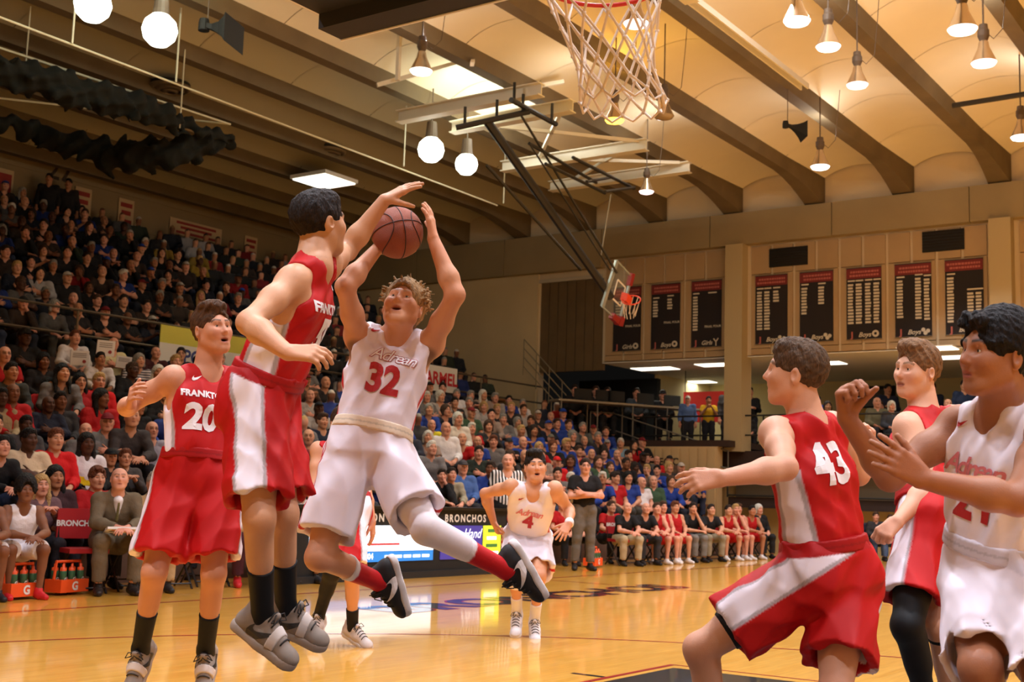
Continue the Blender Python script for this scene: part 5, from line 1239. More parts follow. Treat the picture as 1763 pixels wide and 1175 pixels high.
# --- player in white at the right edge
def p_edge():
    J = {}; J['pel'] = at(1722, 985, 3.98)
    J['neck'] = jn(J['pel'], 1728, 700, .55, -1)
    J['shR'] = jn(J['neck'], 1650, 735, .195, 1); J['shL'] = jn(J['neck'], 1808, 740, .195, -1)
    J['elR'] = jn(J['shR'], 1532, 822, .31, -1); J['wrR'] = jn(J['elR'], 1458, 722, .27, -1)
    J['elL'] = jn(J['shL'], 1752, 862, .31, -1); J['wrL'] = jn(J['elL'], 1590, 826, .28, -1)
    J['hpR'] = jn(J['pel'], 1685, 1000, .1, 1); J['hpL'] = jn(J['pel'], 1765, 1000, .1, -1)
    J['knR'] = jn(J['hpR'], 1688, 1150, .47, -1); J['anR'] = jn(J['knR'], 1730, 1400, .46, 1)
    J['knL'] = jn(J['hpL'], 1805, 1190, .47, -1); J['anL'] = jn(J['knL'], 1850, 1420, .46, 1)
    J['ftL'] = cdir(-.6, -.35, .6); J['ftR'] = cdir(-.7, -.35, .5); J['fuL'] = cdir(0, 1, .2); J['fuR'] = cdir(0, 1, .2)
    J['head'] = jn(J['neck'], 1716, 612, .182, -1); J['hf'] = cdir(-.95, .08, .22); J['hu'] = cdir(.08, 1, 0)
    hands = {'R': (cdir(-.1, 1, .15), cdir(-.5, .15, -.8), dict(curl=(.95, 1.1, .7), thumb=.35, tcurl=.7)), 'L': (cdir(-.78, .52, .15), cdir(-.1, .3, .9), dict(curl=(.15, .2, .12), spread=.16, thumb=.5))}
    p = player('player in white cut off by the frame edge with both forearms raised', J, 1.04, (158, 104, 74), ('curly', (22, 17, 16)), WHITE, None, WHITE, None, hands, 0, .93,
               (232, 228, 230), .2, dict(upc=(226, 220, 222), solec=(232, 228, 228)), seed=71, shr=(.122, .112))
    on_chest(p, 'number', text_verts('21', .04), .17, 0, -.085, PRINT_R)
    on_chest(p, 'lettering', text_verts('Adrean', .02, .35, .86), .09, 0, .03, PRINT_P)
    on_chest(p, 'logo', swoosh_poly(), .045, -.085, .15, PRINT_R)
    PL['edge'] = p
p_edge()
# ------------------------------------------------------------------ spectators, benches, officials
def objcol_mat(name, rough, noise=None, sheen=0., stripe=None, plaid=False):
    m = bpy.data.materials.new(name); m.use_nodes = True; nt = m.node_tree; b = nt.nodes['Principled BSDF']; b.inputs['Roughness'].default_value = rough; b.inputs['Specular IOR Level'].default_value = .25
    oi = nt.nodes.new('ShaderNodeObjectInfo'); at_ = nt.nodes.new('ShaderNodeAttribute'); at_.attribute_name = 'Col'
    mx = nt.nodes.new('ShaderNodeMix'); mx.data_type = 'RGBA'; mx.blend_type = 'MULTIPLY'; mx.inputs[0].default_value = 1
    nt.links.new(oi.outputs['Color'], mx.inputs[6]); nt.links.new(at_.outputs['Color'], mx.inputs[7]); src = mx.outputs[2]
    tc = nt.nodes.new('ShaderNodeTexCoord')
    if noise:
        n = nt.nodes.new('ShaderNodeTexNoise'); n.inputs['Scale'].default_value = noise[0]; n.inputs['Detail'].default_value = 3; nt.links.new(tc.outputs['Object'], n.inputs['Vector'])
        bp = nt.nodes.new('ShaderNodeBump'); bp.inputs['Strength'].default_value = noise[1]; bp.inputs['Distance'].default_value = .03; nt.links.new(n.outputs['Fac'], bp.inputs['Height']); nt.links.new(bp.outputs['Normal'], b.inputs['Normal'])
    if stripe:
        wv = nt.nodes.new('ShaderNodeTexWave'); wv.inputs['Scale'].default_value = stripe[0]; wv.bands_direction = stripe[1]; wv.inputs['Distortion'].default_value = .4
        nt.links.new(tc.outputs['Object'], wv.inputs['Vector']); cr = nt.nodes.new('ShaderNodeValToRGB'); cr.color_ramp.interpolation = 'CONSTANT'; cr.color_ramp.elements[0].color = (*srgb(*stripe[2]), 1); cr.color_ramp.elements[1].position = .5; cr.color_ramp.elements[1].color = (1, 1, 1, 1)
        nt.links.new(wv.outputs['Fac'], cr.inputs['Fac']); m2 = nt.nodes.new('ShaderNodeMix'); m2.data_type = 'RGBA'; m2.blend_type = 'MULTIPLY'; m2.inputs[0].default_value = 1; nt.links.new(src, m2.inputs[6]); nt.links.new(cr.outputs['Color'], m2.inputs[7]); src = m2.outputs[2]
    nt.links.new(src, b.inputs['Base Color'])
    return m
CSKIN = objcol_mat('crowd_skin', .55); CCLOTH = objcol_mat('crowd_cloth', .8, (14, .5)); CHAIR_ = objcol_mat('crowd_hair', .6, (60, .8)); CSTRIPE = objcol_mat('referee_stripes', .7, None, 0, (6.5, 'X', (12, 12, 12))); CHSTRIPE = objcol_mat('striped_shirt', .7, None, 0, (7, 'Z', (90, 90, 110))); CSHOE = objcol_mat('crowd_shoe', .5)
def seated(lean=.0, arms='lap', hy=0., hp=0., legs=0., w=1.):
    J = {}; v = lambda *a: np.array(a, float)
    J['pel'] = v(0, 0, .53); J['hpL'] = v(-.09, .02, .52); J['hpR'] = v(.09, .02, .52)
    nk = v(0, -.03+.5*math.sin(lean), .53+.51*math.cos(lean)); J['neck'] = nk
    J['shL'] = nk+v(-.175*w, .01, -.045); J['shR'] = nk+v(.175*w, .01, -.045)
    for q, s in (('L', -1), ('R', 1)):
        J['kn'+q] = v(s*(.12+legs), .43, .54); J['an'+q] = v(s*(.12+legs*.8), .40-legs*.3, .09); J['ft'+q] = v(s*.15, 1, -.02); J['fu'+q] = v(0, .02, 1)
    f = math.sin(lean)
    A = {'lap': ((-.24, .06, .74), (-.10, .28, .66), (.24, .06, .74), (.10, .28, .66)), 'crossed': ((-.27, .08, .78), (.02, .24, .82), (.27, .08, .76), (-.02, .26, .78)),
         'knees': ((-.25, .2, .74), (-.13, .42, .66), (.25, .2, .74), (.13, .42, .66)), 'chin': ((-.2, .22, .70), (-.05, .17, 1.03), (.25, .12, .72), (-.02, .3, .7)),
         'clap': ((-.25, .1, .78), (-.05, .30, .92), (.25, .1, .78), (.05, .30, .92)), 'clasp': ((-.23, .28, .72), (-.03, .5, .68), (.23, .28, .72), (.03, .5, .68))}[arms]
    off = v(0, .42*f, -.1*(1-math.cos(lean))) if arms not in ('knees', 'clasp') else v(0, .1*f, 0)
    J['elL'], J['wrL'], J['elR'], J['wrR'] = [v(*q)+off for q in A]
    if arms == 'chin': J['wrL'] = nk+v(-.03, .14, .06)
    J['head'] = nk+v(0, .035+.05*f, .175); J['hf'] = v(math.sin(hy), math.cos(hy), hp); J['hu'] = v(0, -.1*hp, 1)
    return J
def standing(arms='side', hy=0., hp=0.):
    J = {}; v = lambda *a: np.array(a, float)
    J['pel'] = v(0, 0, .98); J['hpL'] = v(-.09, 0, .95); J['hpR'] = v(.09, 0, .95); nk = v(0, -.01, 1.5); J['neck'] = nk; J['shL'] = nk+v(-.18, 0, -.045); J['shR'] = nk+v(.18, 0, -.045)
    for q, s in (('L', -1), ('R', 1)): J['kn'+q] = v(s*.11, .02, .52); J['an'+q] = v(s*.13, -.02, .09); J['ft'+q] = v(s*.25, 1, 0); J['fu'+q] = v(0, 0, 1)
    A = {'side': ((-.25, -.03, 1.18), (-.25, .06, .93), (.25, -.03, 1.18), (.25, .06, .93)), 'crossed': ((-.27, .08, 1.2), (.08, .22, 1.24), (.27, .08, 1.18), (-.08, .25, 1.2)), 'hold': ((-.24, .05, 1.2), (-.07, .26, 1.25), (.24, .05, 1.2), (.07, .26, 1.25)), 'phone': ((-.24, .08, 1.22), (-.08, .22, 1.44), (.24, .08, 1.22), (.08, .22, 1.44))}[arms]
    J['elL'], J['wrL'], J['elR'], J['wrR'] = [v(*q) for q in A]
    J['head'] = nk+v(0, .03, .175); J['hf'] = v(math.sin(hy), math.cos(hy), hp); J['hu'] = v(0, -.1*hp, 1)
    return J
PROTO = {'a': (seated(0, 'lap'), 1.), 'b': (seated(.12, 'crossed', .25), 1.), 'c': (seated(.35, 'knees', -.1, .1), 1.), 'd': (seated(.22, 'chin', .2), 1.), 'e': (seated(.05, 'lap', -.35, 0, .05), 1.18), 'f': (seated(.1, 'clap', .1), .94), 'g': (seated(.4, 'clasp', .15, .15, .06), 1.05), 'h': (seated(.05, 'crossed', -.2, 0, .03), 1.22),
         'S': (standing('side', .2), 1.05), 'X': (standing('crossed', .1), 1.05), 'H': (standing('hold', -.2), 1.), 'P': (standing('phone', .0), 1.)}
GEO = {}
HB, HH = .018, .0088
def geo(pk, part):
    key = (pk, part)
    if key in GEO: return GEO[key]
    J, fat = PROTO[pk]; fig = Fig(J, 1., fat)
    if part == 'fig': GEO[key] = fig; return fig
    fig = geo(pk, 'fig'); one = lambda V: np.ones((len(V), 3))
    if part == 'body':
        pr = fig.torso()+fig.neckp()
        for q in 'LR': pr += fig.arm(q)+fig.leg(q)+fig.foot(q)
        pr += fig.headp(0); bx = [(fig.J['head']-.155, fig.J['head']+.155)]
        for q in 'LR':
            d = nrm(fig.J['wr'+q]-fig.J['el'+q]); hp_ = fig.handp(q, d, (0, .3, .9) if pk not in 'bhX' else (0, .9, .2), curl=(.3, .4, .3)); pr += hp_; bx.append(bounds(hp_, .01))
        V, F = body_mesh(fig, pr, HB, HH, bx); c = skincol(fig, V, (220, 170, 145), (60, 40, 30)); c = c/np.array(srgb(220, 170, 145))
        ey = np.zeros(len(V)); Pq = (V-fig.J['head'])@fig.H.T
        for s in (-1, 1): ey += (Pq[:, 1] > .055)*(1-sstep(.5, 1., np.sqrt(((Pq[:, 0]-s*.032)/.019)**2+((Pq[:, 2]-.007)/.009)**2)))
        c = mixc(c, (.16, .14, .14), np.clip(ey, 0, 1)*.85); me = tomesh('person', V, F, c)
    elif part in ('jacket', 'tee', 'tank'):
        pr = fig.torso(.022 if part == 'jacket' else .016)
        for q in 'LR':
            a, b, w = fig.J['sh'+q], fig.J['el'+q], fig.J['wr'+q]
            if part == 'jacket': pr += fig.arm(q, .018)+[('-c', lerp(b, w, .99), lerp(b, w, 1.4), .06, .07, .005)]
            elif part == 'tee': pr += [X(a, b, .082, .075, .03, lerp(a, b, .65), nrm(b-a))]
            else: sg = 1 if q == 'L' else -1; pr += [neg(C(a+sg*.035*fig.L, lerp(a, b, .6)+sg*.02*fig.L, .08, .082, .012))]
        if part == 'jacket': pr += [C(fig.J['neck']-.02*fig.up-.02*fig.fw, fig.J['neck']+.035*fig.up-.01*fig.fw, .086, .078, .03), neg(C(fig.J['neck']+.03*fig.up+.01*fig.fw, fig.hl(0, .02, 0), .07, .08, .01)), neg(E(fig.J['neck']+.1*fig.fw+.01*fig.up, [fig.L, fig.fw, fig.up], (.035, .07, .06), .01))]
        else: pr += [neg(C(fig.J['neck'], fig.hl(0, 0, -.03), .08, .085, .01)), neg(E(fig.J['neck']+fig.fw*.09-.01*fig.up, [fig.L, fig.fw, fig.up], (.055, .08, .07), .012))]
        pr.append(('&', fig.J['pel']-fig.up*(.07 if part == 'jacket' else .0), -fig.up))
        V, F = surf(pr, .0155, .03, fold_disp(fig.up*.6+fig.L*.6, .006, 28, ord(pk))); me = tomesh(part, V, F, one(V))
    elif part in ('trousers', 'shorts'):
        P0 = fig.torso(.018); pr = [P0[1], P0[7], ('&', fig.J['pel']+fig.up*.1, fig.up), P0[5], P0[11]]
        for q in 'LR':
            a, b, c = fig.J['hp'+q], fig.J['kn'+q], fig.J['an'+q]
            if part == 'trousers': pr += fig.leg(q, .02)+[C(lerp(b, c, .4), c, .07, .066, .03), ('-c', c-(0, 0, .015), c-(0, 0, .12), .09, .09, .0)]
            else: pr += [X(a, b, .115, .115, .05, lerp(a, b, .85), nrm(b-a))]
        V, F = surf(pr, .0155, .03, fold_disp((0, .6, .8), .005, 30, ord(pk)+5)); me = tomesh(part, V, F, one(V))
    elif part == 'shoes':
        pr = []
        for q in 'LR':
            a, f = fig.J['an'+q], nrm(fig.J['ft'+q]); u = fig.footup(q); pr += [C(a-u*.04-f*.05, a-u*.05+f*.06, .043, .044, .03), C(a-u*.05+f*.06, a-u*.06+f*.16, .044, .036, .03), C(a-u*.03, a+u*.01, .046, None, .02)]
        V, F = surf(pr+[('&', np.array([0, 0, 0.]), (0, 0, -1.))], .011); me = tomesh(part, V, F, one(V))
    GEO[key] = me; return me
HFIG = Fig({**standing(), 'head': np.zeros(3), 'hf': np.array([0, 1., 0]), 'hu': np.array([0, 0, 1.])})
def hairgeo(style):
    key = ('hair', style)
    if key not in GEO:
        if style == 'cap':
            h = HFIG; V, F = surf([E(h.hl(0, -.014, .035), h.H, (.085, .107, .095), .02), ('&', h.hl(0, 0, .04), np.array([0, -.12, -1.])), E(h.hl(0, .12, .043), h.H, (.07, .065, .008), .01)], .007); GEO[key] = tomesh('cap', V, F, np.ones((len(V), 3)))
        else:
            o = hair_mesh(HFIG, style, .0085, (188, 188, 188), 3, None, np.zeros(3)); me = o.data; bpy.data.objects.remove(o); me.materials.clear()
            a = me.color_attributes['Col']; n = len(me.vertices); buf = np.zeros(n*4, np.float32); a.data.foreach_get('color', buf); buf = buf.reshape(-1, 4); buf[:, :3] /= srgb(188, 188, 188)[0]; a.data.foreach_set('color', buf.ravel()); GEO[key] = me
    return GEO[key]
def mk(name, me, m, colr, parent=None, mx=None):
    if len(me.materials) == 0: me.materials.append(m)
    o = bpy.data.objects.new(name, me); COL.objects.link(o); o.color = (*srgb(*colr), 1)
    if parent: o.parent = parent
    if mx is not None: o.matrix_local = mx
    return o
SKINS = {'light': (208, 154, 124), 'pink': (214, 156, 132), 'tan': (180, 126, 94), 'brown': (126, 82, 58), 'dark': (84, 54, 40)}
HAIRS = {'black': (22, 18, 17), 'brown': (70, 48, 34), 'dark': (44, 32, 26), 'blond': (186, 150, 96), 'grey': (150, 146, 140), 'white': (216, 212, 204), 'auburn': (104, 58, 36)}
NPEOPLE = [0]
def person(pos, rz, pk, top, bottom, skin='light', hair='short', hairc='brown', garment='jacket', leg='trousers', cap=None, sc=1., label='', group=None, shoe=(40, 36, 34), topmat=None, glasses=False, small=False, cat='person'):
    b = mk('person', geo(pk, 'body'), CSKIN, SKINS[skin]); b.location = pos; b.rotation_euler = (0, 0, rz); b.scale = (sc,)*3; tag(b, label, cat, group)
    gname = {'jacket': 'jacket', 'tee': 'shirt', 'tank': 'jersey'}[garment]
    me = geo(pk, garment)
    if topmat:
        me = me.copy(); me.materials.clear(); me.materials.append(topmat)
    mk(gname, me, CCLOTH, top, b); mk(leg, geo(pk, leg), CCLOTH, bottom, b)
    if not small: mk('shoes', geo(pk, 'shoes'), CSHOE, shoe, b)
    fig = geo(pk, 'fig'); H = fig.H; h = fig.J['head']
    mx = Matrix(((H[0][0], H[1][0], H[2][0], h[0]), (H[0][1], H[1][1], H[2][1], h[1]), (H[0][2], H[1][2], H[2][2], h[2]), (0, 0, 0, 1)))
    if hair: mk('hair', hairgeo(hair), CHAIR_, HAIRS[hairc], b, mx)
    if cap: mk('cap', hairgeo('cap'), CCLOTH, cap, b, mx)
    if glasses:
        if 'glasses' not in GEO:
            mb = MB()
            for s in (-1, 1): mb.tube([(s*.033+.021*math.cos(a), .092, .006+.016*math.sin(a)) for a in np.linspace(0, 6.28, 12)[:-1]], .0028, 5, True); mb.tube([(s*.054, .09, .01), (s*.078, -.01, .012)], .0025, 4)
            mb.tube([(-.012, .094, .01), (.012, .094, .01)], .0025, 4); GEO['glasses'] = mb.mesh('glasses'); GEO['glasses'].materials.append(BLACK)
        o = link('glasses', GEO['glasses'], None, b); o.matrix_local = mx
    NPEOPLE[0] += 1
    return b
def look_rz(x, y, tx=2.5, ty=0., k=.7):
    a = math.atan2(-(tx-x), ty-y); a = a if a > 0 else a+2*math.pi
    return math.pi+(a-math.pi)*k      # local +Y turns from straight across the court towards the near basket
def pxy(P):
    d = np.asarray(P, float)-CAM; z = d@FW; return PCX+FPX*(d@RT)/z, PCY-FPX*(d@UP)/z
HEADZ = 1.215
RS = np.random.RandomState(12)
TAKEN = {}
GROUP_L, GROUP_U = 'spectators on the lower bleachers', 'spectators on the upper deck'
def in_row(px, py, rows, prefer=None):
    best = None
    for i, (y, z) in enumerate(rows):
        P = onY(px, py, y+.05); sc = (P[2]-z)/HEADZ
        s = abs(P[2]-z-HEADZ)
        if best is None or s < best[0]: best = (s, i, P, sc)
    return best[1], best[2][0], max(.88, min(1.1, best[3]))
def special(px, py, top, bottom=(40, 38, 44), skin='light', hair='short', hairc='brown', pk='a', label='', rows=None, key='L', **kw):
    rows = rows or LROW; i, x, sc = in_row(px, py, rows); TAKEN.setdefault((key, i), []).append(x)
    y, z = rows[i]; rz = look_rz(x, y)
    return person((x, y+.15, z), rz, pk, top, bottom, skin, hair, hairc, sc=sc, label=label, group=GROUP_L if key == 'L' else GROUP_U, **kw)
RD, NV, BL, GY, DK, BKk, WT = (176, 22, 26), (34, 38, 56), (36, 62, 146), (112, 108, 108), (50, 47, 49), (24, 22, 24), (226, 220, 224)
special(15, 610, RD, skin='pink', hair='bald', hairc='grey', label='bald man with glasses in red shirt at the left edge of the bleachers', glasses=True, garment='tee', pk='a')
special(48, 580, BKk, skin='dark', hair='short', hairc='black', pk='h', label='large man in black coat leaning back below the deck railing', cap=(24, 22, 24))
special(82, 622, (30, 26, 28), skin='brown', hair='bob', hairc='black', pk='a', label='woman in black jacket with dark bobbed hair below the large black coat')
special(19, 638, (56, 58, 56), skin='tan', hair='short', hairc='black', pk='c', label='boy with black hair in dark green-grey sweatshirt at the left edge')
special(130, 580, WT, skin='pink', hair='short', hairc='auburn', pk='c', label='man in white shirt bending over papers at the press row')
special(200, 592, (216, 206, 160), skin='pink', hair='bald', hairc='brown', pk='b', label='bald bearded man in pale yellow shirt behind the white cards', garment='tee')
special(174, 617, WT, skin='tan', hair='short', hairc='black', pk='c', label='dark-haired man in white shirt looking down at the press row')
special(241, 620, WT, skin='light', hair='bob', hairc='grey', pk='c', label='grey-haired person in striped shirt at the press row', topmat=CHSTRIPE)
special(270, 606, (70, 34, 36), skin='pink', hair='bald', hairc='dark', pk='c', label='balding man in maroon shirt left of the SPORTS sign')
special(316, 610, (40, 40, 48), skin='light', hair='short', hairc='dark', pk='b', label='man with glasses just below the SPORTS sign', glasses=True)
special(107, 640, (112, 106, 106), skin='light', hair='long', hairc='black', pk='c', label='long-haired person in grey hoodie leaning forward')
special(88, 664, RD, skin='tan', hair='long', hairc='black', pk='e', label='woman with long black hair in red top beside the grey hoodie', garment='tee')
special(145, 657, (168, 26, 34), skin='light', hair='long', hairc='black', pk='a', label='woman with glasses and long black hair in dark red sweatshirt', glasses=True)
special(178, 657, (204, 24, 28), skin='pink', hair='short', hairc='blond', pk='a', label='fair-haired man with glasses in bright red collared shirt', glasses=True)
special(10, 684, (160, 140, 108), skin='dark', hair='short', hairc='black', pk='a', label='man in tan jacket with short black hair at the left edge')
special(30, 676, RD, skin='brown', hair='bald', hairc='black', pk='a', label='bald man in red top beside the tan jacket')
special(90, 696, NV, skin='dark', hair='bald', hairc='black', pk='h', label='bald broad man in navy jacket in the middle of the left block')
special(112, 690, DK, skin='brown', hair='short', hairc='black', pk='a', label='man with close-cropped hair half behind the navy jacket')
special(53, 732, (76, 72, 74), skin='dark', hair='short', hairc='black', pk='a', label='man in charcoal jacket behind the cream coat')
special(153, 742, GY, skin='pink', hair='bald', hairc='grey', pk='b', label='grey balding man behind the yellow and white jacket')
special(190, 727, (110, 112, 112), skin='pink', hair=None, hairc='grey', pk='b', label='bearded man in red cap and grey jacket', cap=(120, 30, 40), glasses=True)
special(226, 715, (62, 56, 56), skin='light', hair='bald', hairc='dark', pk='g', label='hunched man in dark brown coat beside the elbow of player 20')
special(270, 740, (150, 146, 160), skin='pink', hair='bald', hairc='brown', pk='a', label='man with glasses in checked shirt beside player 20', glasses=True, garment='tee')
special(0, 730, BKk, skin='light', hair='short', hairc='dark', pk='h', label='person in black jacket cut by the left picture edge')
special(57, 757, (214, 190, 158), skin='dark', hair='short', hairc='black', pk='h', label='person wrapped in a cream coat in the front row')
special(105, 757, (206, 24, 28), skin='light', hair='short', hairc='auburn', pk='a', label='boy in red hooded sweatshirt in the front row')
gw = special(158, 764, (224, 218, 224), skin='dark', hair='long', hairc='black', pk='a', label='woman with long black hair in white, yellow and black jacket')
special(199, 789, (26, 24, 26), skin='tan', hair=None, hairc='black', pk='a', label='person in black beanie beside the yellow and white jacket', cap=(20, 20, 22))
special(222, 792, (70, 66, 66), skin='light', hair='short', hairc='auburn', pk='f', label='child with glasses beside the standing red jacket', glasses=True)
def yellow_band():
    f = geo('a', 'fig'); pr = f.torso(.026)
    V, F = surf(pr+[('&', np.array([0, 0, .82]), (0, 0, 1.)), ('&', np.array([0, 0, .70]), (0, 0, -1.))], .012); mk('jacket_panel', tomesh('panel', V, F, np.ones((len(V), 3))), CCLOTH, (226, 190, 20), gw)
    pr = []
    for q in 'LR': pr += f.arm(q, .024)
    V, F = surf(pr+[('&', f.J['sh'+'L']-(0, 0, .06), (0, 0, 1.)), ('-c', f.J['wrL'], lerp(f.J['elL'], f.J['wrL'], 1.4), .05, .06, .0), ('-c', f.J['wrR'], lerp(f.J['elR'], f.J['wrR'], 1.4), .05, .06, .0)], .012); mk('sleeves', tomesh('sleeves', V, F, np.ones((len(V), 3))), CCLOTH, (22, 20, 22), gw)
yellow_band()
# right-hand block: the ones that stand out
for px, py, top, capc, hair, hc, pk, lab in (
        (966, 796, (208, 28, 32), (208, 34, 38), None, 'grey', 'a', 'man in red cap and red long-sleeved shirt behind the running player'), (1010, 800, (46, 46, 60), (208, 34, 38), None, 'white', 'a', 'bearded man in red cap and dark vest'),
        (955, 756, (42, 80, 186), (110, 104, 90), None, 'grey', 'a', 'man in bright blue sweatshirt and khaki cap'), (1050, 765, (40, 78, 184), (150, 150, 150), None, 'grey', 'b', 'man in blue sweatshirt and grey cap near the end wall'),
        (975, 712, (40, 78, 184), (36, 70, 170), None, 'dark', 'a', 'man in blue jacket and blue cap high beside the end wall'), (745, 770, (126, 122, 122), None, 'short', 'white', 'c', 'white-haired man in grey jacket near the shooter hip'),
        (750, 732, (210, 196, 40), None, 'bald', 'grey', 'a', 'balding man in bright yellow top'), (775, 738, (224, 220, 224), None, 'bald', 'grey', 'a', 'grey-haired man in white jacket beside the yellow top'),
        (795, 722, (216, 206, 196), None, 'bob', 'white', 'a', 'white-haired woman in cream knit above the white jacket'), (805, 805, (72, 104, 168), (70, 66, 70), None, 'grey', 'a', 'man in blue tee and dark cap by the scoring table'),
        (780, 815, (160, 152, 130), None, 'short', 'dark', 'c', 'man with glasses in olive tee near the scoring table'), (765, 840, (30, 30, 32), None, 'short', 'dark', 'd', 'man in black holding hand to face behind the scoring table'),
        (830, 780, (36, 46, 40), None, 'short', 'dark', 'b', 'man in dark green jacket beside the referee'), (1005, 735, (90, 92, 90), None, 'short', 'grey', 'c', 'man in grey checked shirt leaning forward'),
        (1120, 790, (92, 90, 88), None, 'short', 'brown', 'a', 'man in grey tee at the right end of the bleachers'), (1137, 793, (200, 30, 34), None, 'bald', 'brown', 'a', 'man in red tee at the right end of the bleachers')):
    special(px, py, top, hair=hair, hairc=hc, pk=pk, cap=capc, label=lab, skin='pink', small=False)
# press-row cards
for k, (px, py, w_, h_, lab) in enumerate(((137, 617, .3, .24, 'white card standing on the press row before a white shirt'), (182, 600, .3, .26, 'white card standing before the bald man in yellow'), (213, 624, .26, .2, 'white paper hanging from the press row table'))):
    c = onY(px, py, 14.9); o = MB().box((-w_/2, -.01, -h_/2), (w_/2, .01, h_/2)).build('card', mat('card_white', (236, 230, 228), .8)); o.location = tuple(c); o.rotation_euler = (.15, .05*(k-1), -.3); tag(o, lab, 'card')
    MB().lathe([(0, 0), (.03, 0), (.03, .004), (0, .004)], (w_*.25, -.012, -h_*.22), 10, (0, -1, 0)).build('print', mat('card_red', (170, 60, 60), .8), o)
    for j in range(3): MB().box((-w_*.38, -.013, h_*(.3-.12*j)), (w_*.35, -.01, h_*(.34-.12*j))).build('print', mat('card_ink', (120, 110, 112), .8), o)
t = empty('press_table', (11.5, 14.72, 2.6)); tag(t, 'long press table among the bleachers at the left', 'table'); MB().box((-2.5, -.2, .2), (2.2, .2, .24)).build('top', mat('press_top', (150, 130, 100), .5), t); MB().box((-2.5, -.2, -.3), (2.2, -.17, .2)).build('front', mat('press_front', (88, 80, 62), .7), t)
for x in (-2.4, -.1, 2.1): MB().box((x-.03, -.15, -.25), (x+.03, .15, .2)).build('leg', DARKC, t)

PAL_R = [(BL, 'blue', 22), ((36, 60, 140), 'dark blue', 8), (GY, 'grey', 14), ((168, 160, 156), 'light grey', 8), (DK, 'charcoal', 12), (BKk, 'black', 12), (NV, 'navy', 8), (WT, 'white', 5), (RD, 'red', 7), ((96, 74, 60), 'brown', 5), ((60, 84, 62), 'green', 4), ((150, 130, 120), 'beige', 4), ((120, 150, 170), 'pale blue', 3)]
PAL_L = [(RD, 'red', 26), (BKk, 'black', 18), (DK, 'charcoal', 14), (GY, 'grey', 10), (NV, 'navy', 10), ((96, 74, 60), 'brown', 8), (WT, 'white', 6), ((130, 60, 60), 'maroon', 6), ((190, 160, 120), 'tan', 4)]
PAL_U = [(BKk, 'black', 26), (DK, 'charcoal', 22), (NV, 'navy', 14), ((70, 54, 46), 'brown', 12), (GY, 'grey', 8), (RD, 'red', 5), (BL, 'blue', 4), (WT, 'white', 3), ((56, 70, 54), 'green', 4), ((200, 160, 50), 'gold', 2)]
PAL_U = [(tuple(int(v*.72) for v in c), n, w_) for c, n, w_ in PAL_U]  # dimness of the upper deck put into the clothes colours
def pick(pal): w_ = np.array([p[2] for p in pal], float); k = RS.choice(len(pal), p=w_/w_.sum()); return pal[k]
ORD = ['first', 'second', 'third', 'fourth', 'fifth', 'sixth', 'seventh', 'eighth', 'ninth', 'tenth']
def ordin(n):
    T = {1: 'first', 2: 'second', 3: 'third', 4: 'fourth', 5: 'fifth', 6: 'sixth', 7: 'seventh', 8: 'eighth', 9: 'ninth', 10: 'tenth', 11: 'eleventh', 12: 'twelfth'}
    return T.get(n) or '%dth' % n if n % 10 not in (1, 2, 3) or 10 < n % 100 < 14 else '%d%s' % (n, {1: 'st', 2: 'nd', 3: 'rd'}[n % 10])
# silhouettes of the players in the picture: seats wholly behind them stay empty
HIDE = [(285, 640, 400, 1000), (425, 440, 520, 1000), (560, 560, 720, 960), (300, 520, 400, 640), (1320, 580, 1480, 1000), (1640, 700, 1763, 1000)]
def hidden(px, py): return any(a < px < c and b < py+10 and py+45 < d for a, b, c, d in HIDE)
seats = []; behind = []
for key, rows in (('L', LROW), ('U', UROW)):
    for i, (y, z) in enumerate(rows):
        x = 2.0+RS.uniform(0, .4)
        while x < 25.7:
            if RS.rand() > (.07 if key == 'L' else .2):
                px, py = pxy((x, y+.15, z+HEADZ)); D = (np.array([x, y, z])-CAM)@FW
                if -12 < px < 1200 and hidden(px, py): behind.append((D, key, i, x, y, z, px, py))
                elif -12 < px < 1200 and all(abs(x-t_) > .42 for t_ in TAKEN.get((key, i), [])):
                    if not (key == 'L' and i >= 5 and px < 300) and not (key == 'L' and px < 260 and RS.rand() < .45): seats.append((D, key, i, x, y, z, px, py))
            x += RS.uniform(.50, .62)
seats.sort()
LIM = 300-62-NPEOPLE[0]
indiv, rest = seats[:LIM], seats[LIM:]+behind
cnt = {}
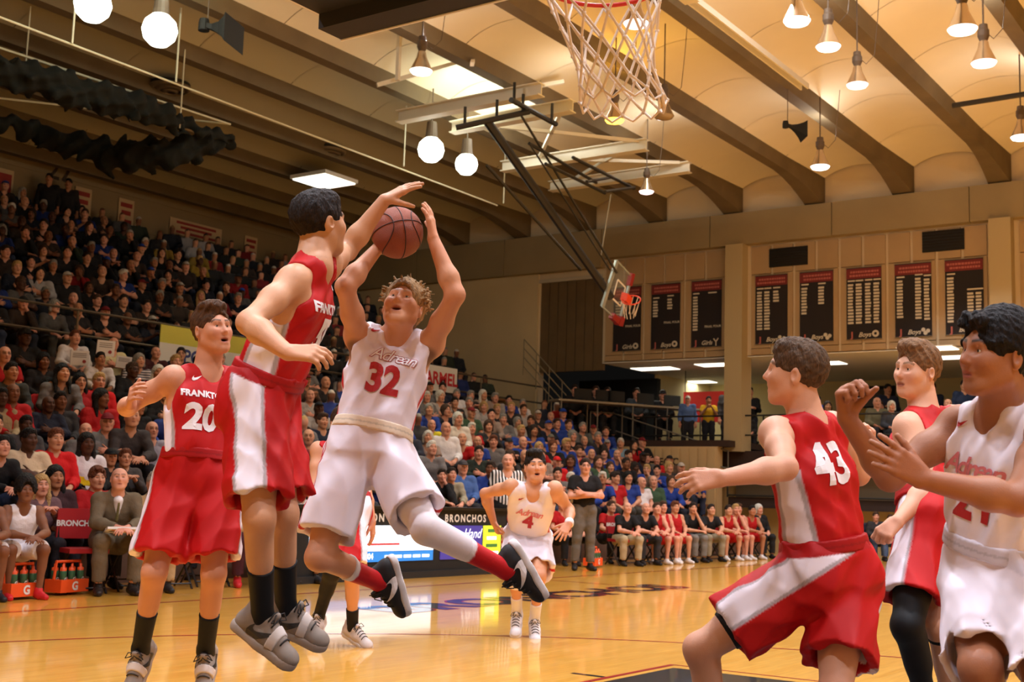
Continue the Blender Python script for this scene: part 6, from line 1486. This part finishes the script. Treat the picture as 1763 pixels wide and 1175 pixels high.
for D, key, i, x, y, z, px, py in sorted(indiv, key=lambda s: (s[1], s[2], s[6])):
    n = cnt[(key, i)] = cnt.get((key, i), 0)+1
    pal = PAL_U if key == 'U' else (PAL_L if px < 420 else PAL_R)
    top, cname, _ = pick(pal); hairc = RS.choice(['brown', 'dark', 'black', 'grey', 'white', 'blond', 'auburn'], p=[.2, .22, .14, .2, .1, .09, .05]); st = RS.choice(['short', 'bald', 'bob', 'long', 'side'], p=[.34, .17, .17, .16, .16])
    cap = None
    if RS.rand() < .13: cap = [(40, 70, 160), (40, 40, 44), (190, 180, 170), (120, 30, 36)][RS.randint(4)]; st = 'short'
    sk = RS.choice(['light', 'pink', 'tan', 'brown', 'dark'], p=[.4, .4, .1, .06, .04] if px > 420 else [.3, .25, .15, .17, .13])
    pk = RS.choice(list('abcdefgh')); gm = RS.choice(['jacket', 'tee'], p=[.8, .2])
    hl = {'short': 'short %s hair' % hairc, 'bald': 'thinning %s hair' % hairc, 'bob': 'bobbed %s hair' % hairc, 'long': 'long %s hair' % hairc, 'side': '%s parted hair' % hairc}[st]
    lab = 'person in %s %s with %s, %s %s row, %s from the left' % (cname, 'top' if gm == 'jacket' else 'tee', hl if not cap else 'a cap', ordin(i+1), 'bleacher' if key == 'L' else 'deck', ordin(n))
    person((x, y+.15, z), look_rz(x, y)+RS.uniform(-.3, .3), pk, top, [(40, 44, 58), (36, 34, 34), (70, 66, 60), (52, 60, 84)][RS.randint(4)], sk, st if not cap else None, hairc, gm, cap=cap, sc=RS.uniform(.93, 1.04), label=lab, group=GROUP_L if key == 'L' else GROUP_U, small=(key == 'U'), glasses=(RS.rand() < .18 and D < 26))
# the distant remainder of the upper deck, too many and too dim to pick apart
for px_, c_, lab_ in ((82, (30, 28, 30), 'person in black standing at the top of the upper deck beside a poster'), (116, (36, 32, 34), 'person in dark coat standing at the top of the upper deck, nearer the posters')):
    P = onY(px_, 345, UROW[9][0]); person((P[0], UROW[9][0], UROW[9][1]), 2.5, 'S', c_, (26, 26, 30), 'tan', 'short', 'black', label=lab_, group=GROUP_U, small=True)
if rest:
    Vs, Fs, Cs = [], [], []; n0 = 0; cache = {}
    for pk in 'abc':
        f = geo(pk, 'fig'); pr = f.torso(.015)+f.neckp()
        for q in 'LR': pr += f.arm(q, .012)+f.leg(q, .015)
        pr += [E(f.hl(0, -.005, .0), f.H, (.078, .1, .118), .02)]
        V, F = surf(pr, .042); P = (V-f.J['head'])@f.H.T; hd = V[:, 2] > f.J['neck'][2]+.03
        zone = np.where(hd & ((P[:, 2] > .04) | (P[:, 1] < -.01)), 2, np.where(hd, 1, np.where((V[:, 1] > .12) & (V[:, 2] < .62), 3, 0))); cache[pk] = (V, F, zone)
    for D, key, i, x, y, z, px, py in rest:
        V, F, zone = cache[RS.choice(list('abc'))]; a = look_rz(x, y)+RS.uniform(-.3, .3); R = np.array([[math.cos(a), -math.sin(a), 0], [math.sin(a), math.cos(a), 0], [0, 0, 1]])
        Vs.append(V@R.T+np.array([x, y+.15, z])); Fs.append(F+n0); n0 += len(V); top = srgb(*pick(PAL_U if key == 'U' else PAL_R)[0]); hc = srgb(*HAIRS[RS.choice(list(HAIRS))]); sk = srgb(*SKINS[RS.choice(['light', 'pink', 'tan', 'brown'])])
        Cs.append(np.array([top, sk, hc, srgb(40, 40, 50)])[zone])
    o = link('crowd', tomesh('crowd', np.concatenate(Vs), np.concatenate(Fs), np.concatenate(Cs)), mat('crowd_far', (90, 80, 80), .8, attr=True)); tag(o, 'dim mass of seated spectators filling the upper deck and the seats behind the players', 'crowd', None, 'stuff')

# ------------------------------------------------------------------ benches
GB = 'home team bench at the left'; GV = 'visiting team bench beyond the scoring table'
for k, (x, lab) in enumerate(((5.35, 'red padded team chair under the seated player in white'), (6.2, 'empty red padded team chair between seated player and coach'), (6.85, 'red padded team chair left of the coach in a suit'), (7.4, 'red padded team chair under the coach in a suit'), (4.7, 'red padded team chair cut by the left picture edge'), (8.0, 'red padded team chair hidden behind player 20'))): chair(x, 9.05+.02*k, -.3, lab, 'red team chairs')
def sit(px, py, Y, pk, top, bottom, lab, group, sc=None, rz=None, **kw):
    P = onY(px, py, Y+.06); s = P[2]/HEADZ if sc is None else sc; s = max(.88, min(1.12, s)); x = P[0]
    return person((x, Y, 0), look_rz(x, Y) if rz is None else rz, pk, top, bottom, sc=s, label=lab, group=group, **kw)
sit(27, 840, 9.0, 'g', WT, WT, 'seated player in white number 2 shouting from the left bench', GB, skin='brown', hair='afro', hairc='black', garment='tank', leg='shorts', shoe=(196, 34, 40), rz=math.pi-.25)
sit(-40, 852, 9.0, 'g', WT, WT, 'seated teammate cut by the left picture edge beside number 2', GB, skin='brown', hair='short', hairc='black', garment='tank', leg='shorts', shoe=(40, 36, 40), rz=math.pi-.3)
co = sit(190, 850, 8.95, 'g', (104, 90, 70), (104, 92, 74), 'bald coach in brown tweed suit and tie seated with papers', GB, skin='pink', hair='bald', hairc='grey', rz=math.pi-.45, shoe=(36, 28, 24), sc=1.03)
f = geo('g', 'fig')
V, F = surf([C(f.chest+.085*f.fw+.17*f.up, f.chest+.125*f.fw-.02*f.up, .05, .016, .01)], .012); mk('shirt_front', tomesh('shirt', V, F, np.ones((len(V), 3))), CCLOTH, WT, co)
V, F = surf([C(f.chest+.13*f.fw+.155*f.up, f.chest+.135*f.fw-.03*f.up, .013, .018, .01)], .008); mk('necktie', tomesh('tie', V, F, np.ones((len(V), 3))), CCLOTH, (120, 112, 70), co)
MB().obox((0, .48, .66), ((1, 0, 0), (0, .95, .2), (0, -.2, .95)), (.16, .12, .012)).build('papers', mat('paper', (226, 222, 218), .7), co)
sit(160, 846, 9.75, 'a', RD, (40, 38, 44), 'teenager with curly brown hair in red jacket behind the left bench', GB, skin='light', hair='curly', hairc='auburn', sc=1.0)
sit(90, 817, 9.85, 'a', (60, 34, 38), (40, 38, 44), 'girl with long straight black hair behind the left bench', GB, skin='tan', hair='long', hairc='black', sc=1.0)
sit(62, 842, 9.7, 'f', (110, 80, 84), (40, 38, 44), 'fair girl half hidden behind the seated player number 2', GB, skin='pink', hair='long', hairc='blond', sc=.92)
sit(252, 866, 9.0, 'g', (190, 160, 120), (176, 148, 108), 'person in tan suit mostly hidden behind player 20', GB, skin='pink', hair='short', hairc='grey', rz=math.pi-.5, sc=1.0)
sit(420, 870, 9.0, 'g', WT, (70, 34, 44), 'person in white top and maroon trousers between the defender legs', GB, skin='light', hair='short', hairc='brown', rz=math.pi-.5, sc=1.0, shoe=(190, 40, 44))
sit(512, 880, 9.1, 'a', (226, 220, 216), (28, 26, 28), 'woman with dark hair in white top beside the scoring table', GB, skin='light', hair='long', hairc='dark', rz=math.pi-.5, sc=.98)
sit(528, 800, 10.0, 'c', (214, 84, 130), (40, 40, 44), 'man in pink shirt seated behind the scoring table', 'officials behind the scoring table', skin='pink', hair='bald', hairc='grey', sc=1.05)
sit(524, 828, 9.8, 'c', BKk, (40, 40, 44), 'bald man in black behind the scoring table', 'officials behind the scoring table', skin='pink', hair='bald', hairc='grey', glasses=True, sc=1.0)
sit(552, 733, 11.3, 'c', (224, 220, 214), (60, 60, 60), 'white-haired man in white jacket between the two airborne players', GROUP_L, skin='pink', hair='short', hairc='white', sc=1.1)
def stand_at(px, foot_y, H, pk, top, bottom, lab, rz, spot=None, **kw):
    P = onZ(px, foot_y, 0) if spot is None else spot
    return person((P[0], P[1], P[2]), rz, pk, top, bottom, sc=H/1.79, label=lab, **kw)
stand_at(1003, 983, 1.82, 'X', BKk, (104, 98, 92), 'coach in black polo standing with crossed arms before the far bench', math.pi-.75, skin='pink', hair='short', hairc='dark', garment='tee', glasses=True, group=GV)
stand_at(868, 984, 1.84, 'S', (236, 234, 236), BKk, 'bald referee in striped shirt half hidden behind player 4', math.pi-.7, skin='pink', hair='bald', hairc='grey', garment='tee', topmat=CSTRIPE, group='officials')
stand_at(250, 1010, 1.86, 'S', RD, (40, 38, 44), 'teenager in red jacket standing behind the coach', math.pi-.6, spot=np.array([8.6, 9.9, 0]), skin='pink', hair='side', hairc='auburn', group=GB)
for k, (px, py, top, bot, sk, hr, hc, gm, lg, pk, lab) in enumerate((
        (1066, 894, BKk, (176, 160, 130), 'pink', 'bald', 'brown', 'tee', 'trousers', 'g', 'bald coach in black polo and khakis leaning forward, first on the far bench'), (1098, 903, BKk, (50, 48, 52), 'pink', 'bald', 'grey', 'tee', 'trousers', 'g', 'older bald coach in black polo, second on the far bench'),
        (1117, 897, RD, RD, 'pink', 'short', 'brown', 'tank', 'shorts', 'g', 'seated player in red beside the older bald coach'), (1136, 889, RD, RD, 'pink', 'short', 'brown', 'tank', 'shorts', 'a', 'seated player in red, second from the coaches'), (1157, 890, RD, RD, 'light', 'side', 'auburn', 'tank', 'shorts', 'a', 'seated player in red holding a white towel'),
        (1183, 905, BKk, (120, 116, 112), 'light', 'short', 'dark', 'tee', 'trousers', 'd', 'man in black polo with hand to chin mid-bench'), (1211, 890, BKk, (150, 140, 118), 'light', 'short', 'dark', 'tee', 'trousers', 'g', 'man in black polo holding a red folder on the far bench'),
        (1241, 893, RD, RD, 'light', 'short', 'dark', 'tank', 'shorts', 'g', 'seated player in red right of the red folder'), (1257, 903, RD, RD, 'pink', 'short', 'blond', 'tank', 'shorts', 'd', 'fair seated player in red with hand to mouth'), (1266, 885, RD, RD, 'pink', 'side', 'brown', 'tank', 'shorts', 'a', 'seated player in red behind the fair one'),
        (1282, 894, RD, RD, 'tan', 'short', 'black', 'tank', 'shorts', 'g', 'dark-haired seated player in red near the bench end'), (1302, 887, BKk, (34, 32, 34), 'pink', 'bob', 'white', 'jacket', 'trousers', 'a', 'white-haired person in black coat at the bench end'),
        (962, 905, RD, (30, 28, 30), 'pink', 'short', 'brown', 'tee', 'trousers', 'a', 'person in red tee seated behind the hand of player 4'), (985, 868, RD, (30, 28, 30), 'pink', 'side', 'blond', 'jacket', 'trousers', 'a', 'youth with fair hair in red behind the standing coach'), (1040, 893, RD, (30, 28, 30), 'light', 'short', 'brown', 'tee', 'trousers', 'c', 'youth in red leaning forward beside the standing coach'))):
    s = sit(px, py, 9.0 if k < 12 else 9.6, pk, top, bot, lab, GV, skin=sk, hair=hr, hairc=hc, garment=gm, leg=lg, shoe=(220, 214, 212) if gm == 'tank' else (34, 30, 30), rz=math.pi-.55)
    if k < 12:
        o = CH0.location; chair(s.location[0], 8.98, -.5, 'red team chair under the %s' % ' '.join(lab.split(',')[0].replace('seated ', '').split()[:10]), 'red team chairs at the far bench')
# bottom-right cluster by the far baseline
GC = 'people by the far baseline'
stand_at(1494, 960, 1.78, 'H', BKk, (50, 50, 60), 'man in black jacket standing beyond the crouching player', 2.2, skin='pink', hair='short', hairc='brown', spot=onZ(1494, 957, 0)+(0, 0, 0), group=GC)
stand_at(1524, 957, 1.8, 'S', (196, 194, 198), (60, 60, 66), 'man in pale grey jacket standing by the far baseline', 2.3, skin='pink', hair='short', hairc='dark', spot=onZ(1524, 955, 0), group=GC)
stand_at(1553, 956, 1.75, 'S', NV, (50, 50, 60), 'person in navy jacket standing behind the knee-sleeve player', 2.2, skin='brown', hair='short', hairc='black', spot=onZ(1556, 954, 0), group=GC)
for px, py, c1, lab in ((1508, 890, DK, 'person in dark plaid seated at the far baseline'), (1562, 885, GY, 'person in cap and grey top seated at the far baseline'), (1530, 908, BKk, 'person in black sitting low on the floor at the far baseline'), (1478, 915, NV, 'person in navy crouched behind the red jersey')):
    P = onX(px, py, 26.0); person((26.0, P[1], max(-.25, P[2]-HEADZ)*.0), 2.1, RS.choice(list('acg')), c1, (80, 100, 140) if px == 1530 else (60, 70, 96), 'pink', 'short', 'brown', cap=(110, 120, 130) if px == 1562 else None, sc=max(.8, min(1.05, P[2]/HEADZ)), label=lab, group=GC)
# gallery
GG = 'people in the gallery under the banners'
for px, py, gx, top, pk, sk, hr, hc, lab, gz in (
        (1220, 690, 28.2, (214, 168, 34), 'P', 'tan', 'short', 'black', 'person in yellow tee holding a phone before the red cloth', 2.5), (1255, 672, 28.8, (60, 56, 58), 'S', 'pink', 'short', 'dark', 'man in dark grey coat standing left of the column', 2.5), (1291, 676, 29.6, BKk, 'H', 'light', 'short', 'black', 'man in black with red scarf standing right of the column', 2.5),
        (1184, 690, 27.6, (90, 120, 180), 'S', 'pink', 'short', 'grey', 'person in pale blue shirt and white cap at the gallery table', 2.3), (1262, 710, 27.8, BKk, 'a', 'brown', 'short', 'black', 'person in black seated at the gallery rail', 2.75), (1287, 722, 28.4, (40, 38, 40), 'a', 'pink', 'bald', 'grey', 'balding man in black vest seated at the gallery rail', 2.5),
        (1425, 700, 29.0, (80, 60, 70), 'a', 'light', 'long', 'dark', 'woman with dark hair seated beyond the raised fist', 2.75), (1408, 690, 29.2, (40, 70, 170), 'S', 'pink', 'short', 'dark', 'person in blue standing behind the crouching player head', 2.3), (1510, 690, 28.6, (110, 106, 84), 'a', 'pink', 'bald', 'grey', 'balding man in olive jacket seated in the gallery', 2.75),
        (1535, 700, 28.2, (60, 64, 76), 'a', 'pink', 'bob', 'white', 'white-haired person seated low in the gallery', 2.6), (1528, 665, 30.5, (34, 38, 60), 'H', 'tan', 'short', 'black', 'person in navy standing behind the seated gallery pair', 2.5), (1515, 682, 30, (96, 60, 50), 'a', 'pink', 'short', 'brown', 'person in brown seated behind the olive jacket', 3.1),
        (1605, 665, 30.5, NV, 'S', 'pink', 'short', 'auburn', 'person in navy coat standing behind player heads at the right', 2.5), (1660, 660, 30.0, (40, 52, 84), 'S', 'light', 'short', 'dark', 'person in blue coat between the two rightmost player heads', 2.5), (1632, 680, 29.5, (90, 60, 50), 'a', 'pink', 'bald', 'brown', 'bald person seated between the two rightmost player heads', 3.0)):
    P = onX(px, py, gx); hz = HEADZ if pk in 'abcdefgh' else 1.675; sc = max(.85, min(1.1, (P[2]-2.5)/hz))
    person((gx, P[1], 2.5), 2.15, pk, top, (46, 46, 54), sk, hr if 'cap' not in lab else None, hc, garment='tee' if 'tee' in lab else 'jacket', cap=(226, 224, 220) if 'cap' in lab else None, sc=sc, label=lab, group=GG)
    if pk in 'abcdefgh':
        st = empty('stool', (gx+.1, P[1], 2.5)); tag(st, 'dark stool under the %s' % ' '.join(lab.split()[:7]), 'stool', 'stools in the gallery'); MB().box((-.2, -.2, .36*sc), (.2, .2, .42*sc)).build('seat', DARKC, st)
        for a in (-1, 1):
            for b_ in (-1, 1): MB().box((a*.17-.015, b_*.17-.015, 0), (a*.17+.015, b_*.17+.015, .36*sc)).build('leg', DARKC, st)
# raised press table at the end of the stand, with people behind monitors
ta, tb = onZ(962, 688, 3.72), onZ(1212, 706, 3.72); tc_ = (ta+tb)/2; tx = nrm(tb-ta); tl = np.linalg.norm(tb-ta)/2; ty_ = np.array([-tx[1], tx[0], 0])
ty_ = ty_ if ty_[0] > 0 else -ty_
t = empty('gallery_table', tuple(tc_)); tag(t, 'long pale-edged table on the raised platform left of the gallery', 'table'); MB().obox(ty_*.3, (tx, ty_, (0, 0, 1)), (tl, .3, .025)).build('top', mat('table_pale', (150, 138, 118), .5), t)
for k in range(5):
    for d in (.03, .57): q_ = tx*(-tl*.96+tl*.48*k)+ty_*d; MB().tube([q_+(0, 0, -.95), q_], .022, 6).build('leg', mat('stair_rail2', (130, 126, 118), .4, .5), t)
for k, (px, py, lab) in enumerate(((990, 672, 'person behind a laptop at the left end of the platform table'), (1026, 674, 'person in dark top seated at the platform table, second from its left end'), (1046, 676, 'person in black seated mid platform table'), (1096, 668, 'person in blue-grey coat seated at the platform table before the gallery lights'), (1141, 678, 'person in dark cap at the right end of the platform table'))):
    w0 = ray(px, py); n0 = ty_; tt = ((tc_+ty_*.95-CAM)@n0)/(w0@n0); P = CAM+tt*w0; sc = max(.85, min(1.12, (P[2]-2.77)/HEADZ))
    person((P[0], P[1], 2.77), 2.2, 'a', [(34, 32, 34), (44, 40, 42), (28, 26, 28), (74, 84, 98), (36, 36, 40)][k], (30, 30, 34), 'pink', 'short', 'dark', cap=(40, 40, 46) if k == 4 else None, label=lab, group='people at the platform table', sc=sc)
    ch = empty('folding_chair', (P[0], P[1], 2.77), 2.2+math.pi); tag(ch, 'dark chair under the %s' % ' '.join(lab.split()[:9]), 'chair', 'dark chairs on the platform'); MB().box((-.21, -.2, .37*sc), (.21, .2, .42*sc)).build('seat', BLACK, ch); MB().box((-.21, .2, .37*sc), (.21, .23, .85*sc)).build('backrest', BLACK, ch)
    for a in (-1, 1):
        for b_ in (-1, 1): MB().box((a*.19-.015, b_*.18-.015, 0), (a*.19+.015, b_*.18+.015, .37*sc)).build('leg', BLACK, ch)
    mp_ = tc_+tx*((P-tc_)@tx-.12)+ty_*.3
    m = empty('monitor', (mp_[0], mp_[1], 3.745), math.atan2(ty_[1], ty_[0])); tag(m, 'black monitor in front of the %s' % ' '.join(lab.split()[:9]), 'monitor', 'monitors on the platform table'); MB().box((-.02, -.26, .05), (.02, .26, .33)).build('screen', BLACK, m); MB().box((-.08, -.1, 0), (.08, .1, .015)).build('foot', BLACK, m); MB().box((-.015, -.03, .01), (.015, .03, .1)).build('stand', BLACK, m)
struct(box('platform', (26.3, 10.9, 2.6), (30.0, 17.1, 2.76), BROWN))
